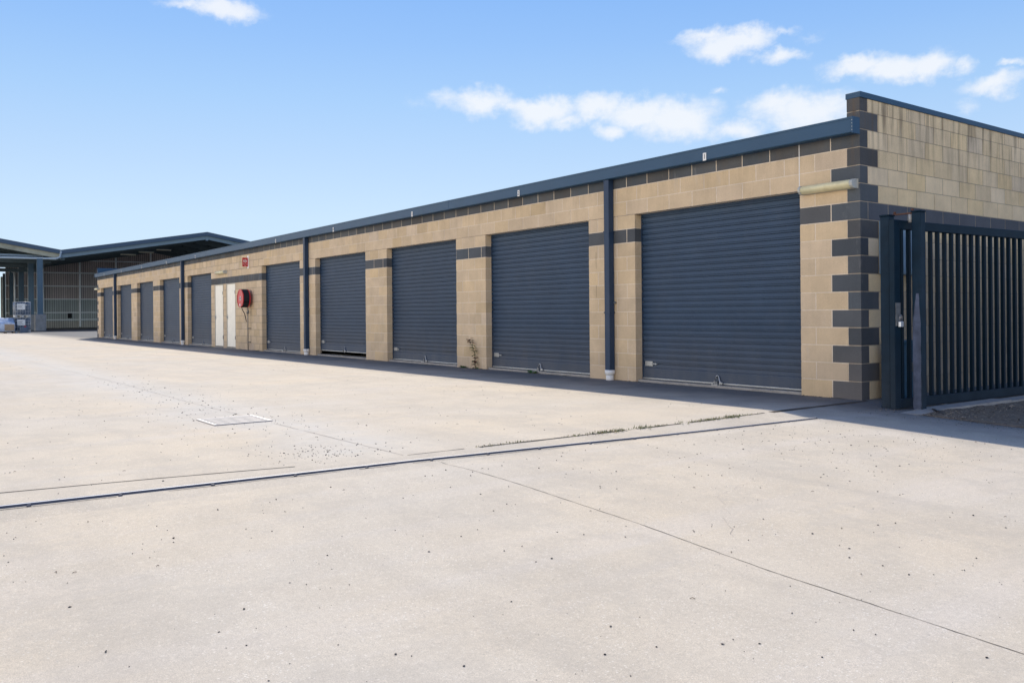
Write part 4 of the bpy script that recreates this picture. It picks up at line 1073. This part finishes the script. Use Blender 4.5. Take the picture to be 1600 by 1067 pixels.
ramp=nt.nodes.new('ShaderNodeValToRGB'); cr=ramp.color_ramp; cr.interpolation='B_SPLINE' if False else 'LINEAR'
stops=[(0.0,(.69,.84,.99)),(.11,(.62,.80,.99)),(.17,(.52,.72,.985)),(.24,(.405,.64,.975)),(.30,(.315,.555,.965)),(.36,(.245,.485,.94)),(.55,(.12,.30,.75)),(1.0,(.050,.150,.46))]
while len(cr.elements)<len(stops): cr.elements.new(.5)
for e_,(p_,c_) in zip(cr.elements,stops): e_.position=p_; e_.color=(*c_,1)
L.new(sp.outputs['Z'],ramp.inputs['Fac'])
gsc=nn(nt,'ShaderNodeVectorMath',operation='SCALE'); L.new(ramp.outputs['Color'],gsc.inputs[0]); gsc.inputs['Scale'].default_value=.90/S_
nsc=nn(nt,'ShaderNodeVectorMath',operation='MULTIPLY'); L.new(sky.outputs[0],nsc.inputs[0]); nsc.inputs[1].default_value=(.06,.075,.09)
skyc=nn(nt,'ShaderNodeVectorMath',operation='ADD'); L.new(gsc.outputs[0],skyc.inputs[0]); L.new(nsc.outputs[0],skyc.inputs[1])
# added fill bank, unseen low behind the camera, to brighten the shaded facade
yb=nn(nt,'ShaderNodeMapRange',interpolation_type='SMOOTHSTEP'); yb.inputs['From Min'].default_value=-.05; yb.inputs['From Max'].default_value=-.4; L.new(sp.outputs['Y'],yb.inputs['Value'])
zb_=nn(nt,'ShaderNodeMapRange',interpolation_type='SMOOTHSTEP'); zb_.inputs['From Min'].default_value=.50; zb_.inputs['From Max'].default_value=.24; L.new(sp.outputs['Z'],zb_.inputs['Value'])
bn=nn(nt,'ShaderNodeTexNoise',Scale=3.2,Detail=7.0,Roughness=.6); L.new(dirv,bn.inputs['Vector'])
bm_=nn(nt,'ShaderNodeMapRange',interpolation_type='SMOOTHSTEP'); bm_.inputs['From Min'].default_value=.30; bm_.inputs['From Max'].default_value=.48; L.new(bn.outputs['Fac'],bm_.inputs['Value'])
bank=math_node(nt,'MULTIPLY',math_node(nt,'MULTIPLY',yb.outputs[0],zb_.outputs[0]),bm_.outputs[0])
bmx=nn(nt,'ShaderNodeMix',data_type='RGBA'); L.new(bank,bmx.inputs['Factor']); L.new(skyc.outputs[0],bmx.inputs['A']); bmx.inputs['B'].default_value=(2.55/S_,2.36/S_,2.10/S_,1)
mx=nn(nt,'ShaderNodeMix',data_type='RGBA'); L.new(cf,mx.inputs['Factor']); L.new(bmx.outputs['Result'],mx.inputs['A']); mx.inputs['B'].default_value=(.95/S_,.97/S_,1.0/S_,1)
L.new(mx.outputs['Result'],bg.inputs['Color'])
# ------------------------------------------------------------------ render settings
sc.view_settings.view_transform='Standard'; sc.view_settings.look='None'; sc.view_settings.exposure=0; sc.view_settings.gamma=1
sc.render.engine='CYCLES'
